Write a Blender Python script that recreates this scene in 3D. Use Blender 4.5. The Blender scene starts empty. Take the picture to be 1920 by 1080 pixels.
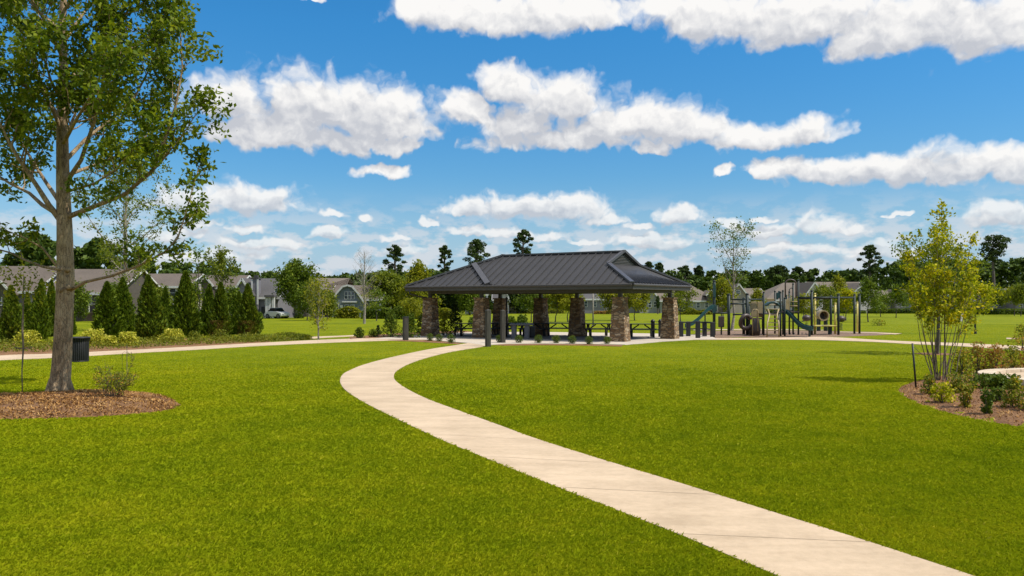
import bpy, math, random
import numpy as np
from math import radians as R, sin, cos, pi, atan2, hypot, tan, sqrt

S = bpy.context.scene
COL = S.collection
# ------------------------------------------------------------------ camera
FPX, HOR, CH = 1500.0, 568.0, 2.0
cam_d = bpy.data.cameras.new("camera")
cam = bpy.data.objects.new("camera", cam_d); COL.objects.link(cam)
cam.location = (0, 0, CH); cam.rotation_euler = (R(90), 0, 0)
cam_d.sensor_width = 36; cam_d.lens = 36 * FPX / 1920
cam_d.shift_y = (HOR - 540) / 1920
cam_d.clip_start = 0.1; cam_d.clip_end = 6000
S.camera = cam
S.view_settings.view_transform = 'Standard'; S.view_settings.look = 'None'
S.view_settings.exposure = 0.30; S.view_settings.gamma = 1.0
S.cycles.max_bounces = 6; S.cycles.transparent_max_bounces = 8
S.cycles.diffuse_bounces = 3; S.cycles.glossy_bounces = 2; S.cycles.transmission_bounces = 4
S.cycles.caustics_reflective = False; S.cycles.caustics_refractive = False
try: S.cycles.use_denoising = True
except Exception: pass

SUN_DIR = (0.95, -0.28)            # horizontal direction towards the sun
SUN_EL = R(55)
_h = hypot(*SUN_DIR); sx, sy = SUN_DIR[0]/_h, SUN_DIR[1]/_h
# ------------------------------------------------------------------ world: Nishita sky with cumulus
W = bpy.data.worlds.new("World"); S.world = W; W.use_nodes = True
nt = W.node_tree; nt.nodes.clear()
def N(t, typ, **kw):
    n = t.nodes.new(typ)
    for k, v in kw.items(): setattr(n, k, v)
    return n
def setin(t, sock, v):
    if isinstance(v, bpy.types.NodeSocket): t.links.new(v, sock)
    elif v is not None: sock.default_value = v
def M(t, op, a, b=None, c=None, clamp=False):
    n = N(t, "ShaderNodeMath", operation=op, use_clamp=clamp)
    setin(t, n.inputs[0], a); setin(t, n.inputs[1], b); setin(t, n.inputs[2], c)
    return n.outputs[0]
def VM(t, op, a, b=None, c=None):
    n = N(t, "ShaderNodeVectorMath", operation=op)
    setin(t, n.inputs[0], a); setin(t, n.inputs[1], b); setin(t, n.inputs[2], c)
    return n.outputs["Value"] if op in ('LENGTH', 'DOT_PRODUCT', 'DISTANCE') else n.outputs[0]
def MR(t, v, a, b, c=0.0, d=1.0, smooth=True):
    n = N(t, "ShaderNodeMapRange", interpolation_type='SMOOTHSTEP' if smooth else 'LINEAR')
    setin(t, n.inputs[0], v)
    for i, q in enumerate((a, b, c, d)): n.inputs[i+1].default_value = q
    return n.outputs[0]
def MIXC(t, f, a, b, mode='MIX'):
    n = N(t, "ShaderNodeMix", data_type='RGBA', blend_type=mode)
    setin(t, n.inputs[0], f); setin(t, n.inputs[6], a); setin(t, n.inputs[7], b)
    return n.outputs[2]
def ang(px, py):
    x, z = (px-960)/FPX, (HOR-py)/FPX
    return atan2(x, 1), atan2(z, hypot(x, 1))
CLOUDS = [  # bodies of the cumulus, as bearing / elevation taken off the photograph: x, base y, half width, height
 (850,62,120,80),(985,75,180,95),(1100,60,90,80),(800,30,70,50),
 (1330,72,140,100),(1500,95,200,120),(1700,118,220,150),(1890,112,180,140),(1250,40,70,60),(592,8,34,14),
 (430,235,85,95),(600,265,190,120),(710,275,120,115),(540,285,180,70),(762,288,42,42),(445,275,95,60),(680,295,110,60),
 (722,335,60,28),
 (888,230,58,58),(955,205,55,85),(1050,235,110,95),(1060,285,185,62),(1230,265,115,80),(1300,275,90,60),(1420,285,135,55),(1535,272,52,52),(1220,290,60,30),(985,262,95,66),(1140,262,80,60),
 (1445,340,65,42),(1560,345,140,50),(1700,350,175,72),(1830,350,140,82),(1910,352,90,70),(1355,328,24,20),
 (350,402,90,45),(460,400,120,55),(430,390,60,45),
 (875,405,60,35),(980,412,120,48),(1060,415,75,52),(1135,420,42,24),(940,405,60,40),
 (1278,418,50,36),(630,412,26,16),(692,418,20,16),(607,448,58,22),(806,423,20,12),(735,455,22,12),
 (1450,446,55,24),(1535,444,75,42),(1610,440,48,26),
 (1880,428,85,50),(1945,428,60,50),
 (1030,452,45,22),(930,446,65,18),(1232,466,75,32),(1110,462,40,12),(1440,474,50,20),(1520,480,70,20),(1655,486,70,26),
 (495,472,75,30),(385,432,35,24),(465,440,38,18),(745,480,50,20),(1425,413,20,12),(1372,432,32,20),(400,492,110,22),(1690,405,18,9),
 (1200,430,30,12),(880,440,40,20),(1760,470,60,20),(330,450,70,22),
]
g = bpy.data.node_groups.new("cloud_field", "ShaderNodeTree")
g.interface.new_socket("P", in_out='INPUT', socket_type='NodeSocketVector')
g.interface.new_socket("F", in_out='OUTPUT', socket_type='NodeSocketFloat')
gi, go = N(g, "NodeGroupInput"), N(g, "NodeGroupOutput")
acc = None
for (cx, by, hw, hh) in CLOUDS:
    a0, e0 = ang(cx, by); a1, _ = ang(cx+hw, by); _, e1 = ang(cx, by-hh*1.06)
    rb = 0.36*(e1-e0)
    ec = e0 + rb; ra = a1-a0; rt = e1-ec
    v = VM(g, 'MULTIPLY_ADD', gi.outputs[0], (1/ra, 1/rt, 0), (-a0/ra, -ec/rt, 0))
    v2 = VM(g, 'MULTIPLY', v, (1, -rt/rb, 0))
    L = VM(g, 'LENGTH', VM(g, 'MAXIMUM', v, v2))
    acc = L if acc is None else M(g, 'SMOOTH_MIN', acc, L, 0.16)
setin(g, go.inputs[0], M(g, 'SUBTRACT', 1.0, acc))

tc = N(nt, "ShaderNodeTexCoord"); D3 = VM(nt, 'NORMALIZE', tc.outputs['Generated'])
sep = N(nt, "ShaderNodeSeparateXYZ"); nt.links.new(D3, sep.inputs[0])
az = M(nt, 'ARCTAN2', sep.outputs[0], sep.outputs[1]); el = M(nt, 'ARCSINE', sep.outputs[2])
cmb = N(nt, "ShaderNodeCombineXYZ"); nt.links.new(az, cmb.inputs[0]); nt.links.new(el, cmb.inputs[1])
P0 = cmb.outputs[0]
def noise(t, vec, scale, detail, rough, col=False, dims='2D', lac=2.0):
    n = N(t, "ShaderNodeTexNoise", noise_dimensions=dims)
    setin(t, n.inputs['Vector'], vec); n.inputs['Scale'].default_value = scale
    n.inputs['Detail'].default_value = detail; n.inputs['Roughness'].default_value = rough
    n.inputs['Lacunarity'].default_value = lac
    return n.outputs['Color' if col else 'Fac']
far = MR(nt, el, 0.26, 0.07)                        # small far clouds low down
near = M(nt, 'SUBTRACT', 1.0, far)
def density(P, fine):
    wp = VM(nt, 'MULTIPLY_ADD', VM(nt, 'SUBTRACT', noise(nt, P, 20, 3, 0.5, True), (0.5, 0.5, 0.5)), (0.050, 0.026, 0), P)
    wp2 = VM(nt, 'MULTIPLY_ADD', VM(nt, 'SUBTRACT', noise(nt, P, 80, 2, 0.5, True), (0.5, 0.5, 0.5)), (0.010, 0.008, 0), wp)
    gn = N(nt, "ShaderNodeGroup"); gn.node_tree = g; setin(nt, gn.inputs[0], wp2)
    na = noise(nt, wp, 15, 5 if fine else 2, 0.44); nb = noise(nt, VM(nt, 'MULTIPLY', wp, (1, 1.5, 0)), 44, 6 if fine else 2, 0.48)
    n = M(nt, 'ADD', M(nt, 'MULTIPLY', na, near), M(nt, 'MULTIPLY', nb, far))
    F = M(nt, 'MAXIMUM', M(nt, 'MINIMUM', gn.outputs[0], 0.75), -2.0)
    vo = N(nt, "ShaderNodeTexVoronoi", feature='F1', voronoi_dimensions='2D'); setin(nt, vo.inputs['Vector'], wp2)
    vo.inputs['Scale'].default_value = 34; vo.inputs['Detail'].default_value = 3.0 if fine else 1.0; vo.inputs['Roughness'].default_value = 0.42; vo.inputs['Lacunarity'].default_value = 2.2
    puff = M(nt, 'SUBTRACT', 0.42, vo.outputs['Distance'])
    return M(nt, 'ADD', M(nt, 'ADD', M(nt, 'MULTIPLY', F, 1.15), 0.26), M(nt, 'ADD', M(nt, 'MULTIPLY', M(nt, 'SUBTRACT', n, 0.5), 1.0), M(nt, 'MULTIPLY', puff, 0.46)))
Da = density(P0, True)
offv = N(nt, "ShaderNodeCombineXYZ")
stp = M(nt, 'ADD', el, 0.035)
setin(nt, offv.inputs[0], M(nt, 'MULTIPLY', stp, 0.03)); setin(nt, offv.inputs[1], M(nt, 'MULTIPLY', stp, 0.085))
Db = density(VM(nt, 'ADD', P0, offv.outputs[0]), False)
alpha = MR(nt, M(nt, 'ADD', Da, M(nt, 'MULTIPLY', M(nt, 'MINIMUM', M(nt, 'SUBTRACT', Da, Db), 0.0), 0.35)), -0.14, 0.58)
lit = M(nt, 'EXPONENT', M(nt, 'MULTIPLY', M(nt, 'MAXIMUM', M(nt, 'ADD', Db, 0.22), 0.0), -1.75))
lit2 = MR(nt, M(nt, 'SUBTRACT', Da, Db), -0.45, 0.45, -0.26, 0.26, False)
lit = M(nt, 'ADD', lit, lit2)
soft = noise(nt, P0, 16, 3, 0.5)
bw = VM(nt, 'MULTIPLY_ADD', VM(nt, 'SUBTRACT', noise(nt, P0, 40, 3, 0.5, True), (0.5, 0.5, 0.5)), (0.02, 0.014, 0), P0)
b1 = noise(nt, bw, 44, 5, 0.55); b2 = noise(nt, VM(nt, 'ADD', bw, (0.0022, 0.0065, 0)), 44, 5, 0.55)
lit = M(nt, 'ADD', lit, M(nt, 'MULTIPLY', M(nt, 'SUBTRACT', b1, b2), 1.2))
lit = M(nt, 'ADD', lit, MR(nt, soft, 0.34, 0.68, -0.14, 0.22, False), clamp=True)
ccol = MIXC(nt, lit, (4.6, 4.75, 5.15, 1), (8.0, 7.85, 7.65, 1))
sky = N(nt, "ShaderNodeTexSky", sky_type='NISHITA', sun_disc=False)
sky.sun_elevation = SUN_EL; sky.sun_rotation = atan2(sx, sy)
sky.altitude = 0; sky.air_density = 1.0; sky.dust_density = 0.6; sky.ozone_density = 3.0
hs = N(nt, "ShaderNodeHueSaturation"); nt.links.new(sky.outputs[0], hs.inputs['Color'])
hs.inputs['Saturation'].default_value = 1.30; hs.inputs['Value'].default_value = 1.0
# thin far cloud bank close to the horizon
gain = MIXC(nt, MR(nt, el, 0.12, 0.33, smooth=False), (.72, .94, 1.02, 1), (.60, 1.15, 1.24, 1))
skyc = MIXC(nt, 1.0, hs.outputs[0], gain, 'MULTIPLY')
skyc = MIXC(nt, MR(nt, el, 0.16, -0.01, 0.0, 0.92), skyc, (3.2, 4.35, 5.9, 1))
bank = noise(nt, VM(nt, 'MULTIPLY', P0, (1, 2.2, 0)), 24, 7, 0.58)
bmask = M(nt, 'MULTIPLY', MR(nt, el, 0.14, 0.06), MR(nt, bank, 0.42, 0.60))
c1 = MIXC(nt, M(nt, 'MULTIPLY', bmask, 0.68), skyc, (6.1, 6.15, 6.4, 1))
fade = MR(nt, el, 0.02, 0.17, 0.55, 0.98)
c2 = MIXC(nt, M(nt, 'MULTIPLY', alpha, fade), c1, ccol)
# the same cumulus field carried on over the rest of the sky, overhead and behind
zc = M(nt, 'MAXIMUM', sep.outputs[2], 0.08)
cp_ = N(nt, "ShaderNodeCombineXYZ"); setin(nt, cp_.inputs[0], M(nt, 'DIVIDE', sep.outputs[0], zc)); setin(nt, cp_.inputs[1], M(nt, 'DIVIDE', sep.outputs[1], zc))
nr = noise(nt, cp_.outputs[0], 1.1, 4, 0.55)
outside = M(nt, 'MAXIMUM', MR(nt, M(nt, 'ABSOLUTE', az), 0.66, 0.85), MR(nt, el, 0.40, 0.50))
rest = M(nt, 'MULTIPLY', M(nt, 'MULTIPLY', MR(nt, nr, 0.44, 0.60), outside), MR(nt, el, 0.02, 0.12))
c2 = MIXC(nt, rest, c2, (8.2, 7.9, 7.5, 1))
bg = N(nt, "ShaderNodeBackground"); nt.links.new(c2, bg.inputs[0]); bg.inputs[1].default_value = 0.10
wo = N(nt, "ShaderNodeOutputWorld"); nt.links.new(bg.outputs[0], wo.inputs[0])
W.cycles.sampling_method = 'MANUAL'; W.cycles.sample_map_resolution = 512
# ------------------------------------------------------------------ sun
sl = bpy.data.lights.new("sun", 'SUN'); sl.energy = 4.2; sl.angle = R(0.53); sl.color = (1.0, 0.95, 0.86)
so = bpy.data.objects.new("sun", sl); COL.objects.link(so)
from mathutils import Vector, Matrix
so.rotation_euler = Vector((sx*cos(SUN_EL), sy*cos(SUN_EL), sin(SUN_EL))).to_track_quat('Z', 'Y').to_euler()
so.location = (30, -20, 60)

# ------------------------------------------------------------------ helpers
def G(px, py):                       # a ground point from the photograph
    d = CH*FPX/(py-HOR); return ((px-960)/FPX*d, d)
def DY(py): return CH*FPX/(py-HOR)   # ground distance of an image row
def X(px, d): return (px-960)/FPX*d
def Z(py, d): return CH + (HOR-py)/FPX*d
rng = np.random.default_rng(7); random.seed(7)

def tag(o, label=None, cat=None, group=None, kind=None):
    if label: o['label'] = label
    if cat: o['category'] = cat
    if group: o['group'] = group
    if kind: o['kind'] = kind
    return o
def thing(name, label, cat, loc=(0,0,0), rz=0, group=None, scale=None):
    o = bpy.data.objects.new(name, None); COL.objects.link(o)
    o.location = loc; o.rotation_euler = (0, 0, rz); o.empty_display_size = 0.2
    if scale: o.scale = scale
    return tag(o, label, cat, group)
def dup(root, loc, rz, label, group=None, scale=None):
    r = root.copy(); COL.objects.link(r); r.location = loc; r.rotation_euler = (0, 0, rz)
    if scale: r.scale = scale
    r['label'] = label
    if group: r['group'] = group
    for ch in list(root.children):
        c = ch.copy(); COL.objects.link(c); c.parent = r
        for q in list(ch.children):
            e = q.copy(); COL.objects.link(e); e.parent = c
    return r

class MB:
    def __init__(s): s.v = []; s.f = []; s.m = []
    def add(s, vs, fs, m=0):
        b = len(s.v); s.v += [tuple(p) for p in vs]
        for f in fs: s.f.append([b+i for i in f]); s.m.append(m)
        return s
    def box(s, x0, x1, y0, y1, z0, z1, m=0):
        return s.add([(x0,y0,z0),(x1,y0,z0),(x1,y1,z0),(x0,y1,z0),(x0,y0,z1),(x1,y0,z1),(x1,y1,z1),(x0,y1,z1)],
              [(3,2,1,0),(4,5,6,7),(0,1,5,4),(1,2,6,5),(2,3,7,6),(3,0,4,7)], m)
    def bar(s, a, b, w, h, m=0, up=(0,0,1)):
        a, b = Vector(a), Vector(b); d = (b-a).normalized(); u = Vector(up)
        if abs(d.dot(u)) > 0.98: u = Vector((1,0,0))
        r = d.cross(u).normalized(); u = r.cross(d)
        vs = []
        for p in (a, b):
            for (i, j) in ((-1,-1),(1,-1),(1,1),(-1,1)): vs.append(p + r*(i*w/2) + u*(j*h/2))
        return s.add(vs, [(3,2,1,0),(4,5,6,7),(0,1,5,4),(1,2,6,5),(2,3,7,6),(3,0,4,7)], m)
    def tube(s, pts, rad, n=8, m=0, cap=True):
        pts = [Vector(p) for p in pts]
        if not hasattr(rad, '__len__'): rad = [rad]*len(pts)
        vs = []; u = None
        for i, p in enumerate(pts):
            d = (pts[min(i+1, len(pts)-1)] - pts[max(i-1, 0)])
            d = d.normalized() if d.length > 1e-9 else Vector((0,0,1))
            if u is None:
                u = d.cross(Vector((0.13,0.97,0.2)));
                if u.length < 0.1: u = d.cross(Vector((1,0,0)))
            u = (u - d*u.dot(d)).normalized(); w = d.cross(u)
            for k in range(n):
                a = 2*pi*k/n; vs.append(p + (u*cos(a) + w*sin(a))*rad[i])
        fs = []
        for i in range(len(pts)-1):
            for k in range(n):
                k2 = (k+1) % n; fs.append((i*n+k, i*n+k2, (i+1)*n+k2, (i+1)*n+k))
        if cap:
            fs.append(tuple(reversed(range(n)))); fs.append(tuple(range((len(pts)-1)*n, len(pts)*n)))
        return s.add(vs, fs, m)
    def lathe(s, prof, n=16, c=(0,0,0), m=0):
        vs = []; fs = []
        for (r, z) in prof:
            for k in range(n): vs.append((c[0]+r*cos(2*pi*k/n), c[1]+r*sin(2*pi*k/n), c[2]+z))
        for i in range(len(prof)-1):
            for k in range(n):
                k2 = (k+1) % n; fs.append((i*n+k, i*n+k2, (i+1)*n+k2, (i+1)*n+k))
        fs.append(tuple(reversed(range(n)))); fs.append(tuple(range((len(prof)-1)*n, len(prof)*n)))
        return s.add(vs, fs, m)
    def prism(s, poly, z0, z1, m=0):
        n = len(poly); vs = [(p[0], p[1], z0) for p in poly] + [(p[0], p[1], z1) for p in poly]
        ar = sum(poly[i][0]*poly[(i+1) % n][1]-poly[(i+1) % n][0]*poly[i][1] for i in range(n))
        fs = [tuple(reversed(range(n))), tuple(range(n, 2*n))] + [(i, (i+1) % n, n+(i+1) % n, n+i) for i in range(n)]
        if ar < 0: fs = [tuple(reversed(f)) for f in fs]
        return s.add(vs, fs, m)
    def extrude(s, poly3, vec, m=0):      # a closed planar outline pushed along vec
        n = len(poly3); vec = Vector(vec); a = [Vector(p) for p in poly3]
        return s.add(a + [p+vec for p in a], [tuple(reversed(range(n))), tuple(range(n, 2*n))] + [(i, (i+1) % n, n+(i+1) % n, n+i) for i in range(n)], m)
    def build(s, name, mats, parent=None, smooth=False, bevel=0):
        me = bpy.data.meshes.new(name); me.from_pydata(s.v, [], s.f)
        mats = mats if isinstance(mats, (list, tuple)) else [mats]
        for q in mats: me.materials.append(q)
        me.polygons.foreach_set('material_index', s.m)
        if smooth: me.polygons.foreach_set('use_smooth', [True]*len(s.f))
        me.update(); o = bpy.data.objects.new(name, me); COL.objects.link(o)
        if parent is not None: o.parent = parent
        if bevel:
            b = o.modifiers.new('bevel', 'BEVEL'); b.width = bevel; b.segments = 2; b.limit_method = 'ANGLE'
        return o

def npmesh(name, verts, loops, starts, totals, mats, parent=None, midx=None):
    me = bpy.data.meshes.new(name)
    me.vertices.add(len(verts)); me.vertices.foreach_set('co', np.ascontiguousarray(verts, dtype=np.float32).ravel())
    me.loops.add(len(loops)); me.loops.foreach_set('vertex_index', loops.astype(np.int32))
    me.polygons.add(len(starts)); me.polygons.foreach_set('loop_start', starts.astype(np.int32))
    if midx is not None: pass
    me.update(calc_edges=True)
    for q in (mats if isinstance(mats, (list, tuple)) else [mats]): me.materials.append(q)
    if midx is not None: me.polygons.foreach_set('material_index', midx.astype(np.int32))
    o = bpy.data.objects.new(name, me); COL.objects.link(o)
    if parent is not None: o.parent = parent
    return o

def leaf_verts(c, size, aspect=0.5, up=0.35, out=None, outw=0.0, r=rng, droop=None):
    """rhombic folded leaves; c (n,3), size (n,)"""
    n = len(c)
    d = r.normal(size=(n,3)); d /= np.linalg.norm(d, axis=1, keepdims=True)
    if out is not None: d = d + out*outw
    if droop is not None: d = d + np.array(droop)
    d /= np.linalg.norm(d, axis=1, keepdims=True)+1e-9
    nn = r.normal(size=(n,3)); nn /= np.linalg.norm(nn, axis=1, keepdims=True)
    nn = nn + np.array((0,0,up*2))
    s = np.cross(d, nn); s /= np.linalg.norm(s, axis=1, keepdims=True)+1e-9
    nrm = np.cross(s, d)
    sz = size[:,None]
    base = c - d*sz*0.5; tip = c + d*sz*0.5
    mid = c - d*sz*0.06 - nrm*sz*0.10
    l = mid + s*sz*aspect*0.5 + nrm*sz*0.12; q = mid - s*sz*aspect*0.5 + nrm*sz*0.12
    return np.stack([base, q, tip, l], axis=1).reshape(-1,3)
def leaf_obj(name, V, mat, parent=None):
    n = len(V)//4
    return npmesh(name, V, np.arange(n*4), np.arange(n)*4, None, mat, parent)

# ------------------------------------------------------------------ materials
def mat(name):
    m = bpy.data.materials.new(name); m.use_nodes = True; t = m.node_tree; t.nodes.clear()
    out = N(t, "ShaderNodeOutputMaterial"); b = N(t, "ShaderNodeBsdfPrincipled"); t.links.new(b.outputs[0], out.inputs[0])
    return m, t, b, out
def c4(c): return (c[0], c[1], c[2], 1)
def ramp(t, fac, stops):
    n = N(t, "ShaderNodeValToRGB"); setin(t, n.inputs[0], fac); e = n.color_ramp.elements
    while len(e) < len(stops): e.new(0.5)
    for i, (p, c) in enumerate(stops): e[i].position = p; e[i].color = c4(c)
    return n.outputs[0]
def bump(t, b, h, strength=0.4, dist=0.02):
    n = N(t, "ShaderNodeBump"); n.inputs['Strength'].default_value = strength; n.inputs['Distance'].default_value = dist
    setin(t, n.inputs['Height'], h); t.links.new(n.outputs[0], b.inputs['Normal'])
def pos(t): return N(t, "ShaderNodeNewGeometry").outputs['Position']
def obc(t): return N(t, "ShaderNodeTexCoord").outputs['Object']
def noisy(name, c1, c2, scale=6, detail=6, rough=0.8, bs=0.2, bd=0.01, metal=0.0, stretch=(1,1,1), lo=0.35, hi=0.65):
    m, t, b, o = mat(name)
    v = VM(t, 'MULTIPLY', obc(t), stretch); n = noise(t, v, scale, detail, 0.6, dims='3D')
    setin(t, b.inputs['Base Color'], ramp(t, n, [(lo, c1), (hi, c2)]))
    b.inputs['Roughness'].default_value = rough; b.inputs['Metallic'].default_value = metal
    if bs: bump(t, b, n, bs, bd)
    return m
def leafmat(name, cols, trans=0.3, rough=0.55, bias=0.5):
    m, t, b, o = mat(name)
    gi_ = N(t, "ShaderNodeNewGeometry")
    n = noise(t, gi_.outputs['Position'], 1.6, 2, 0.5, dims='3D')
    f = M(t, 'ADD', M(t, 'MULTIPLY', gi_.outputs['Random Per Island'], 0.75), M(t, 'MULTIPLY', M(t, 'SUBTRACT', n, 0.4), 0.9), clamp=True)
    k = len(cols); col = ramp(t, f, [(i/(k-1)*0.94+0.03, c) for i, c in enumerate(cols)])
    setin(t, b.inputs['Base Color'], col); b.inputs['Roughness'].default_value = rough
    b.inputs['Specular IOR Level'].default_value = 0.12
    tr = N(t, "ShaderNodeBsdfTranslucent"); setin(t, tr.inputs[0], MIXC(t, 1.0, col, (1.25, 1.3, 0.7, 1), 'MULTIPLY'))
    mx = N(t, "ShaderNodeMixShader"); mx.inputs[0].default_value = trans
    t.links.new(b.outputs[0], mx.inputs[1]); t.links.new(tr.outputs[0], mx.inputs[2]); t.links.new(mx.outputs[0], o.inputs[0])
    return m
MT = {}
MT['leaf_oak'] = leafmat('leaf_oak', [(0.054,0.091,0.007),(0.101,0.147,0.009),(0.157,0.200,0.011),(0.276,0.283,0.014)], 0.36)
MT['leaf_light'] = leafmat('leaf_light', [(0.078,0.106,0.012),(0.156,0.188,0.018),(0.260,0.275,0.025)], 0.4)
MT['leaf_mid'] = leafmat('leaf_mid', [(0.061,0.097,0.010),(0.113,0.161,0.013),(0.190,0.225,0.018)], 0.3)
MT['leaf_yellow'] = leafmat('leaf_yellow', [(0.115,0.138,0.010),(0.216,0.225,0.014),(0.365,0.325,0.020)], 0.4)
MT['leaf_crape'] = leafmat('leaf_crape', [(0.129,0.171,0.006),(0.259,0.281,0.007),(0.430,0.400,0.009),(0.689,0.540,0.018)], 0.4)
MT['leaf_dark'] = leafmat('leaf_dark', [(0.018,0.036,0.008),(0.036,0.063,0.011),(0.063,0.093,0.015)], 0.15)
MT['leaf_pine'] = leafmat('leaf_pine', [(0.027,0.048,0.013),(0.051,0.081,0.018),(0.094,0.122,0.026)], 0.15)
MT['leaf_arb'] = leafmat('leaf_arb', [(0.038,0.060,0.004),(0.068,0.109,0.006),(0.118,0.163,0.008),(0.179,0.202,0.010)], 0.12, 0.6)
MT['leaf_box'] = leafmat('leaf_box', [(0.036,0.071,0.007),(0.082,0.126,0.010),(0.154,0.185,0.014)], 0.2)
MT['leaf_rose'] = leafmat('leaf_rose', [(0.070,0.106,0.012),(0.150,0.188,0.017),(0.299,0.281,0.024),(0.549,0.235,0.042)], 0.3)
MT['leaf_red'] = leafmat('leaf_red', [(0.120,0.122,0.020),(0.224,0.200,0.028),(0.329,0.157,0.044),(0.448,0.143,0.055)], 0.3)
MT['leaf_cover'] = leafmat('leaf_cover', [(0.078,0.106,0.010),(0.156,0.175,0.014),(0.260,0.237,0.020)], 0.3)
MT['leaf_forest'] = leafmat('leaf_forest', [(0.035,0.063,0.012),(0.064,0.101,0.014),(0.110,0.153,0.020)], 0.12)
MT['leaf_gold'] = leafmat('leaf_gold', [(.16,.19,.012),(.36,.36,.028),(.58,.52,.06),(.78,.68,.17)], 0.3)
def barkmat(name, cols, scale=9):
    m, t, b, o = mat(name)
    v = VM(t, 'MULTIPLY', obc(t), (1, 1, 0.28))
    n1 = noise(t, v, scale*2.2, 8, 0.68, dims='3D'); n2 = noise(t, obc(t), 1.3, 4, 0.55, dims='3D')
    vo = N(t, "ShaderNodeTexVoronoi", feature='DISTANCE_TO_EDGE'); setin(t, vo.inputs['Vector'], VM(t, 'MULTIPLY_ADD', noise(t, obc(t), 5, 3, 0.5, True, '3D'), (0.08, 0.08, 0.2), v)); vo.inputs['Scale'].default_value = scale*2.6
    f = M(t, 'ADD', M(t, 'MULTIPLY', n1, 0.6), M(t, 'MULTIPLY', n2, 0.45))
    col = ramp(t, f, [(0.36, cols[0]), (0.52, cols[1]), (0.70, cols[2])])
    crack = MR(t, vo.outputs['Distance'], 0.0, 0.10, 0.45, 1.0)
    setin(t, b.inputs['Base Color'], MIXC(t, 1.0, col, crack, 'MULTIPLY'))
    b.inputs['Roughness'].default_value = 0.9
    bump(t, b, M(t, 'ADD', M(t, 'MULTIPLY', crack, 0.5), n1), 0.8, 0.03)
    return m
MT['bark'] = barkmat('bark', [(.125,.078,.038),(.345,.235,.128),(.58,.43,.26)])
MT['bark_dark'] = barkmat('bark_dark', [(.05,.04,.03),(.11,.09,.07),(.2,.17,.14)], 12)
MT['bark_pale'] = barkmat('bark_pale', [(.16,.13,.10),(.30,.26,.21),(.45,.41,.36)], 12)

def lawncol(t, P):
    a = noise(t, VM(t, 'MULTIPLY', P, (1,1,0)), 0.16, 5, 0.6, dims='3D')
    b_ = noise(t, VM(t, 'MULTIPLY', P, (1,1,0)), 1.1, 5, 0.65, dims='3D')
    c_ = noise(t, VM(t, 'MULTIPLY', P, (1,1,0)), 6.0, 4, 0.65, dims='3D')
    f = M(t, 'ADD', M(t, 'ADD', M(t, 'MULTIPLY', a, 0.45), M(t, 'MULTIPLY', b_, 0.35)), M(t, 'MULTIPLY', c_, 0.25))
    return ramp(t, f, [(0.38, (.186,.242,.004)), (0.50, (.280,.320,.005)), (0.64, (.385,.382,.008))]), f, c_
m, t, b, o = mat('lawn_ground'); P_ = pos(t)
col, f, fine = lawncol(t, P_)
fn = noise(t, VM(t, 'MULTIPLY', P_, (1,1,0)), 38, 4, 0.7, dims='3D')
setin(t, b.inputs['Base Color'], MIXC(t, MR(t, fn, 0.38, 0.62), MIXC(t, 1.0, col, (0.50,0.54,0.42,1), 'MULTIPLY'), MIXC(t, 1.0, col, (0.58,0.60,0.46,1), 'MULTIPLY')))
b.inputs['Roughness'].default_value = 0.95; b.inputs['Specular IOR Level'].default_value = 0.1
bump(t, b, M(t, 'ADD', fn, fine), 0.7, 0.04); MT['lawn'] = m
m, t, b, o = mat('grass_blades'); P_ = pos(t)
col, f, fine = lawncol(t, P_)
isl = N(t, "ShaderNodeNewGeometry").outputs['Random Per Island']
br = ramp(t, isl, [(0.0, (.86,.90,.8)), (0.55, (1.04,1.05,1.0)), (0.93, (1.16,1.15,1.2)), (0.985, (1.4,1.25,3.0)), (1.0, (1.6,1.35,6.0))])
col = MIXC(t, 1.0, col, br, 'MULTIPLY')
setin(t, b.inputs['Base Color'], col); b.inputs['Roughness'].default_value = 0.7; b.inputs['Specular IOR Level'].default_value = 0.06
tr = N(t, "ShaderNodeBsdfTranslucent"); setin(t, tr.inputs[0], col)
mx = N(t, "ShaderNodeMixShader"); mx.inputs[0].default_value = 0.35
t.links.new(b.outputs[0], mx.inputs[1]); t.links.new(tr.outputs[0], mx.inputs[2]); t.links.new(mx.outputs[0], o.inputs[0]); MT['blade'] = m

def concrete(name, c1, c2, joints=False):
    m, t, b, o = mat(name); P_ = pos(t)
    n1 = noise(t, P_, 0.9, 6, 0.6, dims='3D'); n2 = noise(t, P_, 14, 5, 0.65, dims='3D'); n3 = noise(t, P_, 90, 3, 0.6, dims='3D')
    nst = noise(t, VM(t, 'MULTIPLY', P_, (0.35, 1.5, 1)), 1.6, 5, 0.65, dims='3D')
    f = M(t, 'ADD', M(t, 'ADD', M(t, 'MULTIPLY', n1, 0.35), M(t, 'MULTIPLY', nst, 0.35)), M(t, 'ADD', M(t, 'MULTIPLY', n2, 0.2), M(t, 'MULTIPLY', n3, 0.12)))
    col = ramp(t, f, [(0.40, c1), (0.60, c2)])
    spot = MR(t, noise(t, P_, 7, 2, 0.5, dims='3D'), 0.74, 0.80)
    col = MIXC(t, M(t, 'MULTIPLY', spot, 0.25), col, (.25,.19,.13,1))
    setin(t, b.inputs['Base Color'], col); b.inputs['Roughness'].default_value = 0.9
    bump(t, b, M(t, 'ADD', n3, n2), 0.25, 0.01); return m
MT['path'] = concrete('path_concrete', (.405,.298,.190), (.585,.440,.295))
MT['patio'] = concrete('patio_concrete', (.42,.35,.275), (.55,.47,.375))
MT['shade_floor'] = concrete('shaded_concrete', (.10,.093,.085), (.16,.15,.135))  # patio concrete darkened, with the shade under the roof put into its colour
MT['stone_cap'] = concrete('cast_stone', (.48,.38,.26), (.66,.55,.41))
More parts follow.
